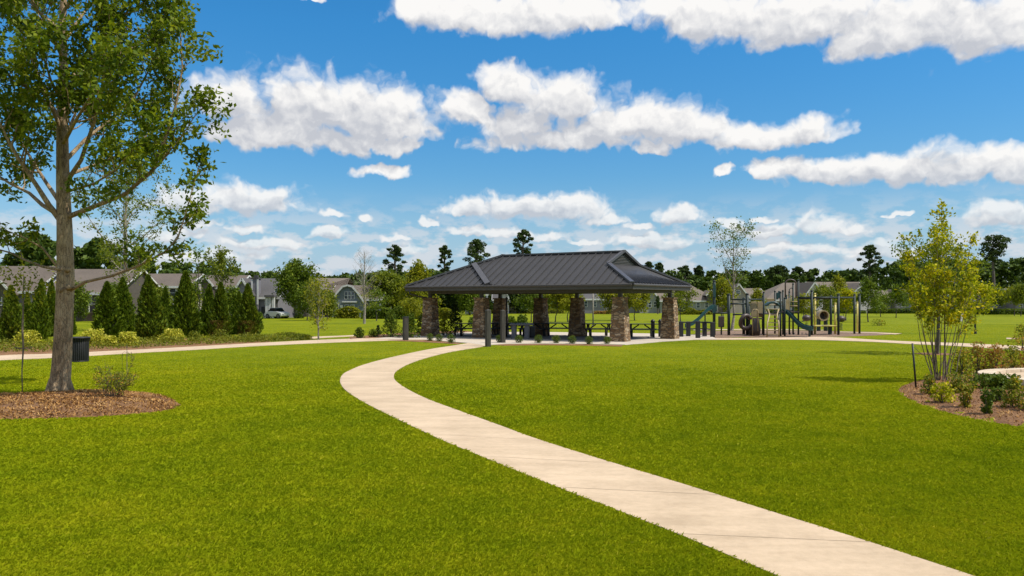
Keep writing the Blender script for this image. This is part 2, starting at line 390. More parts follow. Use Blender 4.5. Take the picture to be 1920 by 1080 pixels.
def mulchmat(name, cs):
    m, t, b, o = mat(name); P_ = pos(t)
    n1 = noise(t, P_, 28, 6, 0.75, dims='3D'); n2 = noise(t, P_, 2.2, 3, 0.5, dims='3D')
    setin(t, b.inputs['Base Color'], ramp(t, M(t, 'ADD', M(t, 'MULTIPLY', n1, 0.7), M(t, 'MULTIPLY', n2, 0.3)), [(0.36, cs[0]), (0.5, cs[1]), (0.66, cs[2])]))
    b.inputs['Roughness'].default_value = 0.95; bump(t, b, n1, 0.9, 0.05); return m
MT['mulch'] = mulchmat('mulch', [(.09,.040,.015),(.22,.103,.038),(.36,.195,.08)])
MT['chips'] = leafmat('mulch_chips', [(.11,.047,.013),(.25,.118,.036),(.40,.215,.07),(.54,.34,.14)], 0.0, 0.9)
MT['playmulch'] = mulchmat('play_mulch', [(.11,.062,.036),(.21,.13,.082),(.31,.205,.14)])
def stonemat():
    m, t, b, o = mat('field_stone'); v = obc(t)
    w = VM(t, 'MULTIPLY_ADD', VM(t, 'SUBTRACT', noise(t, v, 5, 2, 0.5, True, '3D'), (.5,.5,.5)), (0.12,0.12,0.05), v)
    v2 = VM(t, 'MULTIPLY', w, (3.6, 3.6, 8.0))
    vo = N(t, "ShaderNodeTexVoronoi", feature='F1'); setin(t, vo.inputs['Vector'], v2); vo.inputs['Scale'].default_value = 1.0
    ve = N(t, "ShaderNodeTexVoronoi", feature='DISTANCE_TO_EDGE'); setin(t, ve.inputs['Vector'], v2); ve.inputs['Scale'].default_value = 1.0
    sc = N(t, "ShaderNodeSeparateColor"); t.links.new(vo.outputs['Color'], sc.inputs[0])
    col = ramp(t, sc.outputs[0], [(0.0,(.14,.078,.034)),(0.3,(.25,.148,.068)),(0.55,(.33,.215,.11)),(0.8,(.38,.28,.17)),(1.0,(.48,.37,.25))])
    n = noise(t, v, 18, 5, 0.65, dims='3D')
    col = MIXC(t, 0.7, col, ramp(t, n, [(0.3,(.62,.60,.58)),(0.7,(1.12,1.12,1.12))]), 'MULTIPLY')
    e = MR(t, ve.outputs['Distance'], 0.02, 0.11)
    setin(t, b.inputs['Base Color'], MIXC(t, e, (.12,.085,.055,1), col)); b.inputs['Roughness'].default_value = 0.9
    bump(t, b, M(t, 'ADD', e, M(t, 'MULTIPLY', n, 0.4)), 0.9, 0.04); return m
MT['stone'] = stonemat()
def plain(name, c, rough=0.5, metal=0.0, var=0.12, scale=5):
    return noisy(name, tuple(x*(1-var) for x in c), tuple(x*(1+var) for x in c), scale, 5, rough, 0.05, 0.005, metal)
MT['metal_roof'] = plain('standing_seam_metal', (.034,.032,.033), 0.5, 0.0, 0.10, 1.2)
MT['roof_trim'] = plain('roof_trim', (.07,.068,.074), 0.42, 0.0, 0.1)
MT['fascia'] = plain('bronze_fascia', (.055,.048,.042), 0.45)
MT['soffit'] = plain('soffit_boards', (.07,.055,.042), 0.7)
MT['louver'] = plain('louver_slats', (.10,.095,.09), 0.6)
MT['black'] = plain('black_coated_metal', (.010,.0105,.011), 0.5)
MT['teal'] = plain('dark_green_steel', (.006,.017,.014), 0.6)
MT['slide'] = plain('green_plastic', (.010,.048,.050), 0.35)
MT['tan'] = plain('tan_plastic', (.33,.25,.125), 0.5)
MT['yellow'] = plain('yellow_plastic', (.52,.42,.10), 0.45)
MT['brownp'] = plain('brown_plastic', (.06,.04,.032), 0.45)
MT['timber'] = noisy('weathered_timber', (.024,.022,.016), (.058,.052,.038), 10, 6, 0.85, 0.4, 0.01, 0, (1,1,0.15))
MT['greyslab'] = plain('grey_slab', (.11,.11,.115), 0.55)
MT['white'] = plain('white_paint', (.58,.57,.54), 0.5, 0, 0.05)
MT['carwhite'] = plain('car_paint_white', (.55,.54,.50), 0.25, 0, 0.03)
MT['rubber'] = plain('rubber', (.02,.02,.02), 0.8)
MT['label_tag'] = plain('plant_tag', (.7,.7,.72), 0.6)
MT['petal'] = plain('petal', (.75,.70,.68), 0.7)
MT['cane'] = plain('cane', (.17,.13,.085), 0.8)
m, t, b, o = mat('window_glass'); b.inputs['Base Color'].default_value = (.03,.045,.06,1); b.inputs['Roughness'].default_value = 0.06; b.inputs['Specular IOR Level'].default_value = 0.8; MT['glass'] = m
m, t, b, o = mat('car_glass'); b.inputs['Base Color'].default_value = (.012,.014,.016,1); b.inputs['Roughness'].default_value = 0.08; MT['carglass'] = m
def shingle(name, c):
    m, t, b, o = mat(name); v = obc(t)
    n = noise(t, VM(t, 'MULTIPLY', v, (1, 3, 6)), 3.5, 6, 0.7, dims='3D'); n2 = noise(t, v, 0.35, 3, 0.5, dims='3D')
    f = M(t, 'ADD', M(t, 'MULTIPLY', n, 0.65), M(t, 'MULTIPLY', n2, 0.35))
    setin(t, b.inputs['Base Color'], ramp(t, f, [(0.35, tuple(x*0.72 for x in c)), (0.65, tuple(x*1.22 for x in c))]))
    b.inputs['Roughness'].default_value = 0.95; bump(t, b, n, 0.5, 0.03); return m
MT['sh_brown'] = shingle('shingle_brown', (.122,.096,.076)); MT['sh_grey'] = shingle('shingle_grey', (.085,.08,.08)); MT['sh_tan'] = shingle('shingle_tan', (.155,.124,.097))
def siding(name, c):
    m, t, b, o = mat(name); v = obc(t); sp = N(t, "ShaderNodeSeparateXYZ"); t.links.new(v, sp.inputs[0])
    fr = M(t, 'FRACT', M(t, 'MULTIPLY', sp.outputs[2], 1/0.18))
    lap = MR(t, fr, 0.0, 0.12, 0.72, 1.0)
    n = noise(t, v, 1.5, 5, 0.6, dims='3D')
    col = MIXC(t, 1.0, ramp(t, n, [(0.3, tuple(x*0.88 for x in c)), (0.7, tuple(x*1.1 for x in c))]), lap, 'MULTIPLY')
    setin(t, b.inputs['Base Color'], col); b.inputs['Roughness'].default_value = 0.7
    bump(t, b, fr, 0.4, 0.02); return m
MT['sd_brown'] = siding('siding_brown', (0.083,0.067,0.053)); MT['sd_white'] = siding('siding_white', (0.562,0.508,0.490)); MT['sd_grey'] = siding('siding_grey', (0.179,0.169,0.182))
MT['sd_blue'] = siding('siding_blue', (0.154,0.175,0.199)); MT['sd_tan'] = siding('siding_tan', (0.323,0.269,0.229)); MT['sd_sage'] = siding('siding_sage', (0.256,0.255,0.219))
# ------------------------------------------------------------------ ground, paths, beds
def sheet(name, poly, z, th, m, kind='structure'):
    o = MB().prism(poly, z-th, z).build(name, m); return tag(o, kind=kind)
MT['joint'] = plain('path_joint', (.47,.355,.235), 0.95)
gv = MB()
rings = [0, 6, 14, 30, 60, 120, 260, 600, 1500, 4000]
vs = [(0, 20, 0)]; fs = []
for r_ in rings[1:]:
    for k in range(48): vs.append((r_*cos(2*pi*k/48), 20+r_*sin(2*pi*k/48), 0))
for k in range(48): fs.append((0, 1+k, 1+(k+1) % 48))
for i in range(len(rings)-2):
    for k in range(48):
        a = 1+i*48; fs.append((a+k, a+48+k, a+48+(k+1) % 48, a+(k+1) % 48))
lawn = tag(gv.add(vs, fs).build('lawn', MT['lawn']), kind='structure')

def smooth_line(pts, n=6):
    out = []
    for i in range(len(pts)-1):
        p0 = pts[max(i-1,0)]; p1 = pts[i]; p2 = pts[i+1]; p3 = pts[min(i+2,len(pts)-1)]
        for k in range(n):
            t_ = k/n
            out.append(tuple(0.5*((2*p1[j]) + (-p0[j]+p2[j])*t_ + (2*p0[j]-5*p1[j]+4*p2[j]-p3[j])*t_*t_ + (-p0[j]+3*p1[j]-3*p2[j]+p3[j])*t_**3) for j in (0,1)))
    out.append(pts[-1]); return out
def ext(line, a, L):           # carry a line on past its first point
    d = Vector(line[0])-Vector(line[1]); d.normalize(); return [tuple(Vector(line[0])+d*L)] + line
left_px = [(1446,1079),(1337,1033),(1246,995),(1100,938),(1004,900),(904,859),(844,834),(789,809),(711,771),(672,750),(646,731),(637.5,716),(643,703),(658,694.5),(683,684.5),(733,671),(800,656.5),(850,648.6),(880,643.5)]
right_px = [(1796,1075),(1629,1020),(1450,964),(1282,911),(1115,860),(1000,823),(933,798),(855.5,770),(800,749),(762,730),(742,715.5),(738.5,706),(744,696),(767,683),(800,671.5),(844,660.5),(889,653),(915,648.5)]
PL = smooth_line(ext([G(*p) for p in left_px], 0, 4.0), 5); PR = smooth_line(ext([G(*p) for p in right_px], 0, 4.0), 5)
main_path = PL + [G(905,640)] + PR[::-1]
# loft the path so that control joints can be seen as shallow real grooves between slabs
def path_loft(name, A, B, z, m, slab=None):
    def res(line, n):
        L = np.array(line); s = np.r_[0, np.cumsum(np.linalg.norm(np.diff(L, axis=0), axis=1))]
        q = np.linspace(0, s[-1], n); return np.c_[np.interp(q, s, L[:,0]), np.interp(q, s, L[:,1])]
    n = 181; a = res(A, n); b_ = res(B, n); mb = MB()
    L = np.r_[0, np.cumsum(np.linalg.norm(np.diff((a+b_)/2, axis=0), axis=1))]
    nj = 0
    for i in range(n-1):
        zz = z
        mb.add([(*a[i],zz),(*b_[i],zz),(*b_[i+1],zz),(*a[i+1],zz)], [(0,1,2,3)])
        mb.add([(*a[i],-0.05),(*a[i],zz),(*a[i+1],zz),(*a[i+1],-0.05)], [(0,1,2,3)])
        mb.add([(*b_[i],-0.05),(*b_[i],zz),(*b_[i+1],zz),(*b_[i+1],-0.05)], [(3,2,1,0)])
    if slab:
        q = slab*0.6
        while q < L[-1]-0.5:
            i = int(np.searchsorted(L, q))-1; f = (q-L[i])/(L[i+1]-L[i]); p0 = a[i]*(1-f)+a[i+1]*f; p1 = b_[i]*(1-f)+b_[i+1]*f
            dv = (a[i+1]-a[i]); dv = dv/np.linalg.norm(dv)*0.007; zz = z+0.0025
            mb.add([(*(p0-dv),zz),(*(p1-dv),zz),(*(p1+dv),zz),(*(p0+dv),zz)], [(0,1,2,3)], 1); q += slab
    return tag(mb.build(name, [m, MT['joint']]), kind='structure'), a, b_, L
pth, pa, pb, pl = path_loft('path', PL, PR, 0.022, MT['path'], 1.9)
lp_up = [(-240,680),(0,667),(100,663.8),(250,656.4),(360,650.5),(450,645.5),(520,641.6),(600,637.6),(690,634.4),(760,632.6),(800,632.2)]
lp_lo = [(-240,693),(0,676),(100,671.6),(250,662.6),(360,656.6),(450,651),(520,647.2),(600,643.6),(690,640.2),(760,638.2),(806,637.6)]
LU, LL = smooth_line([G(*p) for p in lp_up], 4), smooth_line([G(*p) for p in lp_lo], 4)
_, la, lb, _ = path_loft('path', LU, LL, 0.018, MT['path'], 1.8)
_, fa, fb, _ = path_loft('path', [G(*p) for p in [(665,628.6),(600,631.2),(540,633.4),(505,634.6)]], [G(*p) for p in [(668,630.4),(610,633.4),(566,636.6),(520,638.5)]], 0.014, MT['path'])
rp_up = [(1290,634.6),(1380,634.2),(1460,633.6),(1527,631.8),(1580,633.6),(1640,637.4),(1700,640.4),(1803,644),(1917,649.2),(2100,657)]
rp_lo = [(1290,637.6),(1380,637.2),(1460,637),(1520,637.6),(1567,639),(1640,641.6),(1700,645),(1803,649.8),(1917,658),(2100,669)]
RU, RL = smooth_line([G(*p) for p in rp_up], 4), smooth_line([G(*p) for p in rp_lo], 4)
_, ra_, rb_, _ = path_loft('path', RU, RL, 0.018, MT['path'], 1.8)
_, sa_, sb_, _ = path_loft('path', [G(*p) for p in [(1887,633.6),(1960,635),(2100,637)]], [G(*p) for p in [(1887,635.8),(1960,638),(2100,641)]], 0.014, MT['path'])
patio = [G(*p) for p in [(700,636.6),(790,637.2),(840,641),(880,644),(905,648.2),(920,647),(945,645.5),(1010,645),(1090,645.6),(1172,647),(1204,644.4),(1240,641),(1300,637.5),(1345,636.6),(1330,629.5),(1250,626.5),(1130,624.5),(1000,623),(880,623.5),(800,627),(740,630.4)]]
sheet('patio', patio, 0.028, 0.08, MT['patio'])
play = [G(*p) for p in [(1345,634.2),(1390,632.5),(1440,634),(1500,632.5),(1580,631.5),(1650,628.6),(1690,625.6),(1640,622.6),(1560,621),(1480,619.6),(1400,619),(1330,621),(1300,627)]]
sheet('playground_mulch', play, 0.010, 0.06, MT['playmulch'])
# pale kerb round the far side of the play area
far_k = [(1300,618.4),(1400,617.4),(1480,617.8),(1545,619.4)]
far_k2 = [(1300,619.6),(1400,618.6),(1480,619),(1545,620.4)]
path_loft('path', [G(*p) for p in far_k], [G(*p) for p in far_k2], 0.03, MT['path'])
path_loft('path', [G(*p) for p in [(1575,622.4),(1640,624.2),(1692,626)]], [G(*p) for p in [(1575,623.4),(1635,625.3),(1680,627.6)]], 0.03, MT['path'])

def in_poly(poly, x, y):
    x = np.asarray(x); y = np.asarray(y); ins = np.zeros(x.shape, bool); n = len(poly); j = n-1
    for i in range(n):
        xi, yi = poly[i]; xj, yj = poly[j]
        if yi != yj:
            c_ = ((yi > y) != (yj > y)) & (x < (xj-xi)*(y-yi)/(yj-yi)+xi); ins ^= c_
        j = i
    return ins
def bed(name, poly, hmax, m, nchip=0, chip=0.06, z0=-0.02, label=None):
    P_ = np.array(poly); c_ = P_.mean(axis=0); mb = MB(); sc_ = [1, .985, .95, .88, .75, .55, .3, .12]; n = len(P_)
    vs = []; r2 = np.random.default_rng(3)
    for s in sc_:
        for p in P_:
            q = c_+(p-c_)*s; vs.append((q[0], q[1], z0 + (0.02+hmax*(1-s**3)) + (r2.normal()*0.012 if s < 1 else 0)))
    vs.append((c_[0], c_[1], z0+0.02+hmax)); fs = []
    for i in range(len(sc_)-1):
        for k in range(n): fs.append((i*n+k, i*n+(k+1) % n, (i+1)*n+(k+1) % n, (i+1)*n+k))
    for k in range(n): fs.append(((len(sc_)-1)*n+k, (len(sc_)-1)*n+(k+1) % n, len(vs)-1))
    if sum(P_[i][0]*P_[(i+1) % n][1]-P_[(i+1) % n][0]*P_[i][1] for i in range(n)) < 0: fs = [f[::-1] for f in fs]
    mb.add(vs, fs); o = tag(mb.build(name, m, smooth=True), kind='structure')
    if nchip:
        lo, hi = P_.min(0), P_.max(0); q = np.random.default_rng(5).uniform(lo, hi, (nchip*3, 2)); q = q[in_poly(poly, q[:,0], q[:,1])][:nchip]
        # radial parameter for the height
        ang_ = np.arctan2(q[:,1]-c_[1], q[:,0]-c_[0]); ap = np.arctan2(P_[:,1]-c_[1], P_[:,0]-c_[0]); rp = np.hypot(P_[:,0]-c_[0], P_[:,1]-c_[1]); od = np.argsort(ap)
        rr = np.interp(ang_, ap[od], rp[od], period=2*pi); s = np.clip(np.hypot(q[:,0]-c_[0], q[:,1]-c_[1])/rr, 0, 1)
        z = z0+0.03+hmax*(1-s**3)
        r_ = np.random.default_rng(8); sz = r_.uniform(0.5, 1.6, len(q))*chip
        V = leaf_verts(np.c_[q, z], sz, 0.28, 0.9, r=r_)
        c3 = leaf_obj('bark_chips', V, MT['chips']); tag(c3, kind='stuff'); tag(c3, 'loose shredded brown bark chips covering '+label)
    return o
lbed = smooth_line([G(*p) for p in [(340,760),(318,770),(250,778),(150,784.5),(0,788),(-140,786),(-260,774),(-270,755),(-180,744),(0,741.5),(100,737),(190,733),(250,735.5),(305,742),(340,760)]], 3)[:-1]
bed('mulch_bed', lbed, 0.13, MT['mulch'], 16000, 0.062, label='the round tree bed on the left')
rbed = smooth_line([G(*p) for p in [(1683,733),(1700,748),(1740,765),(1780,776.5),(1830,788),(1880,797),(1960,806),(2080,800),(2140,760),(2100,700),(2000,684),(1930,683),(1860,690),(1810,698),(1760,706),(1720,715),(1692,724),(1683,733)]], 3)[:-1]
bed('mulch_bed', rbed, 0.06, MT['mulch'], 14000, 0.055, label='the planting bed on the right')
hb = [G(*p) for p in [(-240,684),(0,668),(100,664.2),(250,657),(360,651),(450,646),(520,642),(505,634),(440,633),(330,636),(200,640),(100,641),(0,645),(-240,650)]]
bed('planting_strip', hb, 0.05, MT['mulch'])
sb = [G(*p) for p in [(655,636.5),(700,634.8),(760,632),(800,630),(900,623),(880,620),(800,622),(740,625),(690,629),(655,633)]]
bed('planting_strip', sb, 0.04, MT['mulch'])
fb1 = [G(*p) for p in [(700,637.2),(770,638.4),(800,637.6),(840,641.2),(866,643.5),(858,645.6),(820,643.2),(770,640.4),(720,638.8)]]
sheet('boxwood_strip', fb1, 0.012, 0.05, MT['mulch'])
fb2 = [G(*p) for p in [(925,647),(945,645.6),(1010,645.2),(1090,645.8),(1168,647.2),(1165,650),(1090,648),(1010,647.4),(945,648.2)]]
sheet('boxwood_strip', fb2, 0.012, 0.05, MT['mulch'])
# the round stone edged seat circle in the right bed
cc = (14.35, 19.65)
mb = MB()
for (r0, r1, z0, z1) in ((2.12, 2.52, -0.1, 0.20),):
    for k in range(24):
        a0 = 2*pi*k/24+0.006; a1 = 2*pi*(k+1)/24-0.006; q = 3
        for j in range(q):
            b0 = a0+(a1-a0)*j/q; b1 = a0+(a1-a0)*(j+1)/q
            mb.prism([(r0*cos(b0), r0*sin(b0)), (r1*cos(b0), r1*sin(b0)), (r1*cos(b1), r1*sin(b1)), (r0*cos(b1), r0*sin(b1))], z0, z1)
ring = thing('stone_circle', 'round pale stone paved circle with raised stone edge in the right mulch bed', 'stone circle', (cc[0], cc[1], 0))
mb.build('edging', MT['stone_cap'], ring)
MB().prism([(2.11*cos(2*pi*k/48), 2.11*sin(2*pi*k/48)) for k in range(48)], -0.05, 0.12).build('paving', MT['path'], ring)

# ------------------------------------------------------------------ mown grass as real blades
EXC = [main_path, list(map(tuple, la))+list(map(tuple, lb[::-1])), list(map(tuple, ra_))+list(map(tuple, rb_[::-1])), list(map(tuple, fa))+list(map(tuple, fb[::-1])), list(map(tuple, sa_))+list(map(tuple, sb_[::-1])), patio, play, lbed, rbed, hb, sb, fb1, fb2]
def grass(n, seed):
    r_ = np.random.default_rng(seed)
    d = np.exp(r_.uniform(np.log(4.6), np.log(75), n)); a = r_.uniform(-0.80, 0.80, n)
    x = d*a; y = d
    keep = np.ones(n, bool)
    for p in EXC:
        P_ = np.array(p); lo = P_.min(0); hi = P_.max(0)
        bx = np.where(keep & (x > lo[0]) & (x < hi[0]) & (y > lo[1]) & (y < hi[1]))[0]
        if len(bx): keep[bx[in_poly(p, x[bx], y[bx])]] = False
    x, y = x[keep], y[keep]; n = len(x)
    sc_ = np.clip((y/7.0), 0.8, 12)**0.72
    L = r_.uniform(0.026, 0.055, n)*np.clip(sc_, .9, 1.7)**0.5*np.clip(1.25-y/40, .45, 1); w = r_.uniform(0.003, 0.0052, n)*sc_
    big = r_.random(n) > 0.99; L[big] *= 1.45
    th = r_.uniform(0, 2*pi, n); lean = r_.uniform(0.45, 1.45, n); lean = lean + (1.45-lean)*np.clip((y-8)/25, 0, .75)
    dx, dy = np.cos(th), np.sin(th); px, py = -dy, dx
    tx = x+dx*L*np.sin(lean); ty = y+dy*L*np.sin(lean); tz = L*np.cos(lean)
    mx_ = x+dx*L*0.35*np.sin(lean*0.6); my = y+dy*L*0.35*np.sin(lean*0.6); mz = L*0.6*np.cos(lean*0.6)
    # quad: base-left, base-right, tip; 4th = mid offset gives a bent blade
    V = np.empty((n, 4, 3))
    V[:,0] = np.c_[x-px*w/2, y-py*w/2, np.full(n,-0.004)]; V[:,1] = np.c_[x+px*w/2, y+py*w/2, np.full(n,-0.004)]
    V[:,2] = np.c_[mx_+px*w*0.45, my+py*w*0.45, mz]; V[:,3] = np.c_[tx, ty, tz]
    return V.reshape(-1,3)
GR = grass(2000000, 21)
go_ = leaf_obj('lawn_grass', GR, MT['blade']); tag(go_, 'short mown green grass blades covering the lawn', kind='stuff')

# ------------------------------------------------------------------ picnic pavilion
PO = Vector((5.95, 39.6, 0)); UX = Vector((-.86, .51, 0)); VX = Vector((.51, .86, 0))
pav = thing('picnic_pavilion', 'open picnic pavilion with dark standing seam metal roof on stone piers', 'pavilion', tuple(PO))
def Q(u, v, z): return UX*u + VX*v + Vector((0,0,z))
ZE, ZR = 2.97, 4.78
E = {'FR': Q(0,0,ZE), 'L': Q(14.15,0,ZE), 'R': Q(-.75,6.7,ZE), 'BL': Q(13.9,6.7,ZE)}
RR, RLp = Q(1.83,3.33,ZR), Q(9.5,3.33,ZR)
HF, HB = Q(2.15,2.0,4.05), Q(1.50,4.75,4.05)
def slab(pts, th):
    n_ = (pts[1]-pts[0]).cross(pts[2]-pts[0]).normalized()
    if n_.z < 0: n_ = -n_; pts = pts[::-1]
    mb = MB(); mb.extrude([p-n_*th for p in pts], n_*th); return mb, n_
def seams(mb, poly, e0, e1, upv, step, n_, h=0.05, w=0.05, start=0.2):
    """raised ribs running up-slope from the eave e0-e1 across a planar polygon"""
    ed = (e1-e0); Lg = ed.length; ed.normalize(); s = start
    up_ = (upv - n_*upv.dot(n_)).normalized()
    while s < Lg+3:
        p = e0 + ed*s; ts = []
        for i in range(len(poly)):
            a, b_ = poly[i], poly[(i+1) % len(poly)]; e = b_-a
            # solve p + up*t = a + e*k in the plane
            A = np.array([[up_.x, -e.x], [up_.y, -e.y]]); rhs = np.array([a.x-p.x, a.y-p.y])
            if abs(np.linalg.det(A)) < 1e-9: continue
            t_, k = np.linalg.solve(A, rhs)
            if -1e-6 <= k <= 1+1e-6: ts.append(t_)
        if len(ts) >= 2 and max(ts)-min(ts) > 0.1:
            t0, t1 = min(ts), max(ts)
            off = n_*(h/2)
            mb.bar(p+up_*t0+off, p+up_*t1+off, w, h, up=n_)
        s += step
front = [E['FR'], HF, RR, RLp, E['L']]
fm, fn_ = slab([E['FR'], E['L'], RLp, RR, HF], 0.08)
seams(fm, front, E['FR'], E['L'], VX, 0.46, fn_)
rm = fm.build('roof', MT['metal_roof'], pav)
em, en_ = slab([E['FR'], HF, HB, E['R']], 0.08)
eu = (Vector((HB+HF)/2)-(E['R']+E['FR'])/2)
seams(em, [E['FR'], HF, HB, E['R']], E['FR'], E['R'], eu, 0.30, en_, 0.06)
em.build('hip_roof', MT['metal_roof'], pav)
bm_, _ = slab([E['R'], HB, RR, RLp, E['BL']], 0.08); bm_.build('rear_roof', MT['metal_roof'], pav)
lm, ln_ = slab([E['L'], RLp, E['BL']], 0.08); lm.build('hip_roof', MT['metal_roof'], pav)
# louvred gablet
mb = MB(); inn = UX*0.0
a, b_, c_ = HF+UX*0.12, HB+UX*0.12, RR+Vector((0,0,-.12))+UX*0.1
mb.extrude([a, b_, c_], UX*0.05)
for k in range(7):
    t_ = (k+0.5)/7.5
    p, q = a.lerp(c_, t_), b_.lerp(c_, t_)
    mb.bar(p-UX*0.03, q-UX*0.03, 0.05, 0.03)
mb.build('gable_louver', MT['louver'], pav)
# trims: ridge, rakes, hip caps, the raised cap across the front slope
tm = MB()
tm.bar(RR+Vector((0,0,.03))-UX*0.06, RLp+Vector((0,0,.03)), 0.26, 0.09)
tm.bar(RR+Vector((0,0,.05)), HF+Vector((0,0,.05))-VX*0.06, 0.16, 0.12, up=(0,0,1)); tm.bar(RR+Vector((0,0,.05)), HB+Vector((0,0,.05)), 0.16, 0.12)
for (p, q) in ((E['FR'], HF), (E['R'], HB), (E['L'], RLp), (E['BL'], RLp)):
    tm.bar(p+Vector((0,0,.05)), q+Vector((0,0,.06)), 0.24, 0.10)
cb, ct = Q(8.47,0.02,ZE+.03), Q(10.9,2.33,4.26)
tm.bar(cb+fn_*0.05, ct+fn_*0.05, 0.30, 0.14, up=fn_)
for k in range(9):
    t_ = (k+0.3)/9; p = cb.lerp(ct, t_)-UX*0.22
    tm.bar(p+fn_*0.02, p+fn_*0.02-UX*0.10-VX*0.10, 0.12, 0.05, up=fn_)
tm.build('roof_trim', MT['roof_trim'], pav)
# fascia with gutter, soffit, ring beams
fa_ = MB(); ev = [E['FR'], E['L'], E['BL'], E['R']]
for i in range(4):
    p, q = ev[i], ev[(i+1) % 4]; d_ = (q-p).normalized()
    fa_.bar(p+Vector((0,0,-.15)), q+Vector((0,0,-.15)), 0.06, 0.26)
    nn = d_.cross(Vector((0,0,1)))*(1); cen = (ev[0]+ev[2])/2
    if nn.dot(p-cen) < 0: nn = -nn
    fa_.tube([p+nn*0.07+Vector((0,0,-.06)), q+nn*0.07+Vector((0,0,-.06))], 0.065, 8)
fa_.build('fascia', MT['fascia'], pav)
sf = MB(); inset = [p+((ev[0]+ev[2])/2-p).normalized()*0.10 for p in ev]
sf.prism([(p.x, p.y) for p in inset], ZE-.25, ZE-.20); sf.build('soffit', MT['soffit'], pav)
cols = {'a': (-4.86,47.6), 'b': (-1.74,45.8), 'c': (5.56,41.1), 'd': (8.72,44.2), 'e': (3.85,47.3), 'f': (1.75,48.6), 'g': (-.73,50.0)}
bmz = MB()
def pw(k): return Vector((cols[k][0], cols[k][1], 0))-PO
for (i, j) in (('a','b'),('b','c'),('d','e'),('e','f'),('f','g'),('c','d'),('a','g')):
    bmz.bar(pw(i)+Vector((0,0,ZE-.33)), pw(j)+Vector((0,0,ZE-.33)), 0.20, 0.20)
bmz.build('beam', MT['fascia'], pav)
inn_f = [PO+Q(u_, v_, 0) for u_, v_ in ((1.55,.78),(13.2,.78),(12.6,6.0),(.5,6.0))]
sheet('pavilion_floor_shade', [(p.x, p.y) for p in inn_f], .034, .01, MT['shade_floor'])  # dark sheet over the patio, painting in the shade below the roof
rz_p = atan2(UX.y, UX.x)
for k in cols:
    p = pw(k); wb, wt = 0.40, 0.305
    def ringv(h_, z): return [tuple(p + (UX*i+VX*j)*h_ + Vector((0,0,z))) for (i,j) in ((-1,-1),(1,-1),(1,1),(-1,1))]
    mb = MB(); lev = [(0.02,0.41),(0.25,0.40)] + [(0.25+i*0.25, 0.40-0.0125*i) for i in range(1,8)] + [(2.24,0.30)]
    vs = []; r2 = np.random.default_rng(ord(k))
    nseg = 6
    for (z, h_) in lev:
        rv = [Vector(q) for q in ringv(h_, z)]
        for i in range(4):
            for s in range(nseg):
                q = rv[i].lerp(rv[(i+1) % 4], s/nseg); o_ = (q-p); o_.z = 0
                vs.append(tuple(q + o_.normalized()*r2.normal()*0.012))
    n4 = 4*nseg; fs = []
    for i in range(len(lev)-1):
        for s in range(n4): fs.append((i*n4+s, i*n4+(s+1) % n4, (i+1)*n4+(s+1) % n4, (i+1)*n4+s))
    fs.append(tuple(range((len(lev)-1)*n4, len(lev)*n4)))
    mb.add(vs, fs).build('stone_pier', MT['stone'], pav)
    cp = MB(); cp.extrude(ringv(0.345, 2.243), Vector((0,0,.06))); cp.build('pier_cap', MT['stone'], pav)
    ps = MB(); ps.bar(p+Vector((0,0,2.30)), p+Vector((0,0,ZE-.23)), 0.19, 0.19, up=UX)
    ps.build('post', MT['fascia'], pav)
# curved downpipe at the left end
dp = MB(); a = pw('a'); o_ = UX*0.9-VX*0.3
dp.tube([a+UX*1.0-VX*.7+Vector((0,0,ZE-.25)), a+UX*1.0-VX*.7+Vector((0,0,ZE-.42)), a+UX*.55-VX*.4+Vector((0,0,ZE-.58)), a+UX*.16-VX*.16+Vector((0,0,ZE-.66)), a+UX*.13-VX*.13+Vector((0,0,2.3))], 0.045, 8)
dp.build('downpipe', MT['fascia'], pav, True)

# ------------------------------------------------------------------ picnic tables and bench things under the roof
def picnic_table(label, px, py, rz, group):
    x, y = G(px, py)
    t = thing('picnic_table', label, 'picnic table', (x, y, 0.034), rz, group)
    top = MB()
    for k in range(5): top.box(-.95,.95,-.37+k*.15,-.37+k*.15+.135,.72,.76)
    top.build('tabletop', MT['black'], t, bevel=0.006)
    for s in (-1,1):
        b_ = MB()
        for k in range(2): b_.box(-.95,.95, s*.72-.14+k*.145, s*.72-.14+k*.145+.13, .42,.455)
        b_.build('seat', MT['black'], t, bevel=0.006)
    for s in (-1,1):
        f_ = MB(); x_ = s*.62
        f_.tube([(x_,-.80,.0),(x_,-.78,.40),(x_,.78,.40),(x_,.80,.0)], .045, 8)
        f_.tube([(x_,-.45,.0),(x_,-.40,.30),(x_,-.15,.62),(x_,-.28,.71)], .045, 8); f_.tube([(x_,.45,.0),(x_,.40,.30),(x_,.15,.62),(x_,.28,.71)], .045, 8)
        f_.tube([(x_*.95,0,.40),(x_*.25,0,.70)], .038, 8); f_.box(x_-.03,x_+.03,-.34,.34,.69,.72)
        f_.build('frame', MT['black'], t, True)
    return t
gp = 'black picnic tables in the pavilion'
picnic_table('black picnic table between the two left stone piers', 884, 630.5, 0.10, gp)
picnic_table('black picnic table in the shade behind the second front pier', 938, 630.0, -0.5, gp)
picnic_table('black picnic table in deep shade between the grey slab table and the middle pier', 998, 630.5, 0.15, gp)
picnic_table('black picnic table seen between the two middle rear piers', 1048, 630.0, -0.08, gp)
picnic_table('black picnic table just left of the right front stone pier', 1122, 631.5, 0.12, gp)
picnic_table('black picnic table between the two right stone piers', 1203, 632.5, -0.06, gp)
x, y = G(978, 635.5)
t = thing('slab_table', 'grey slab topped serving table standing at the pavilion edge', 'serving table', (x, y, 0.028), -0.12)
MB().box(-.64,.64,-.38,.38,.74,.82).build('tabletop', MT['greyslab'], t, bevel=0.02)
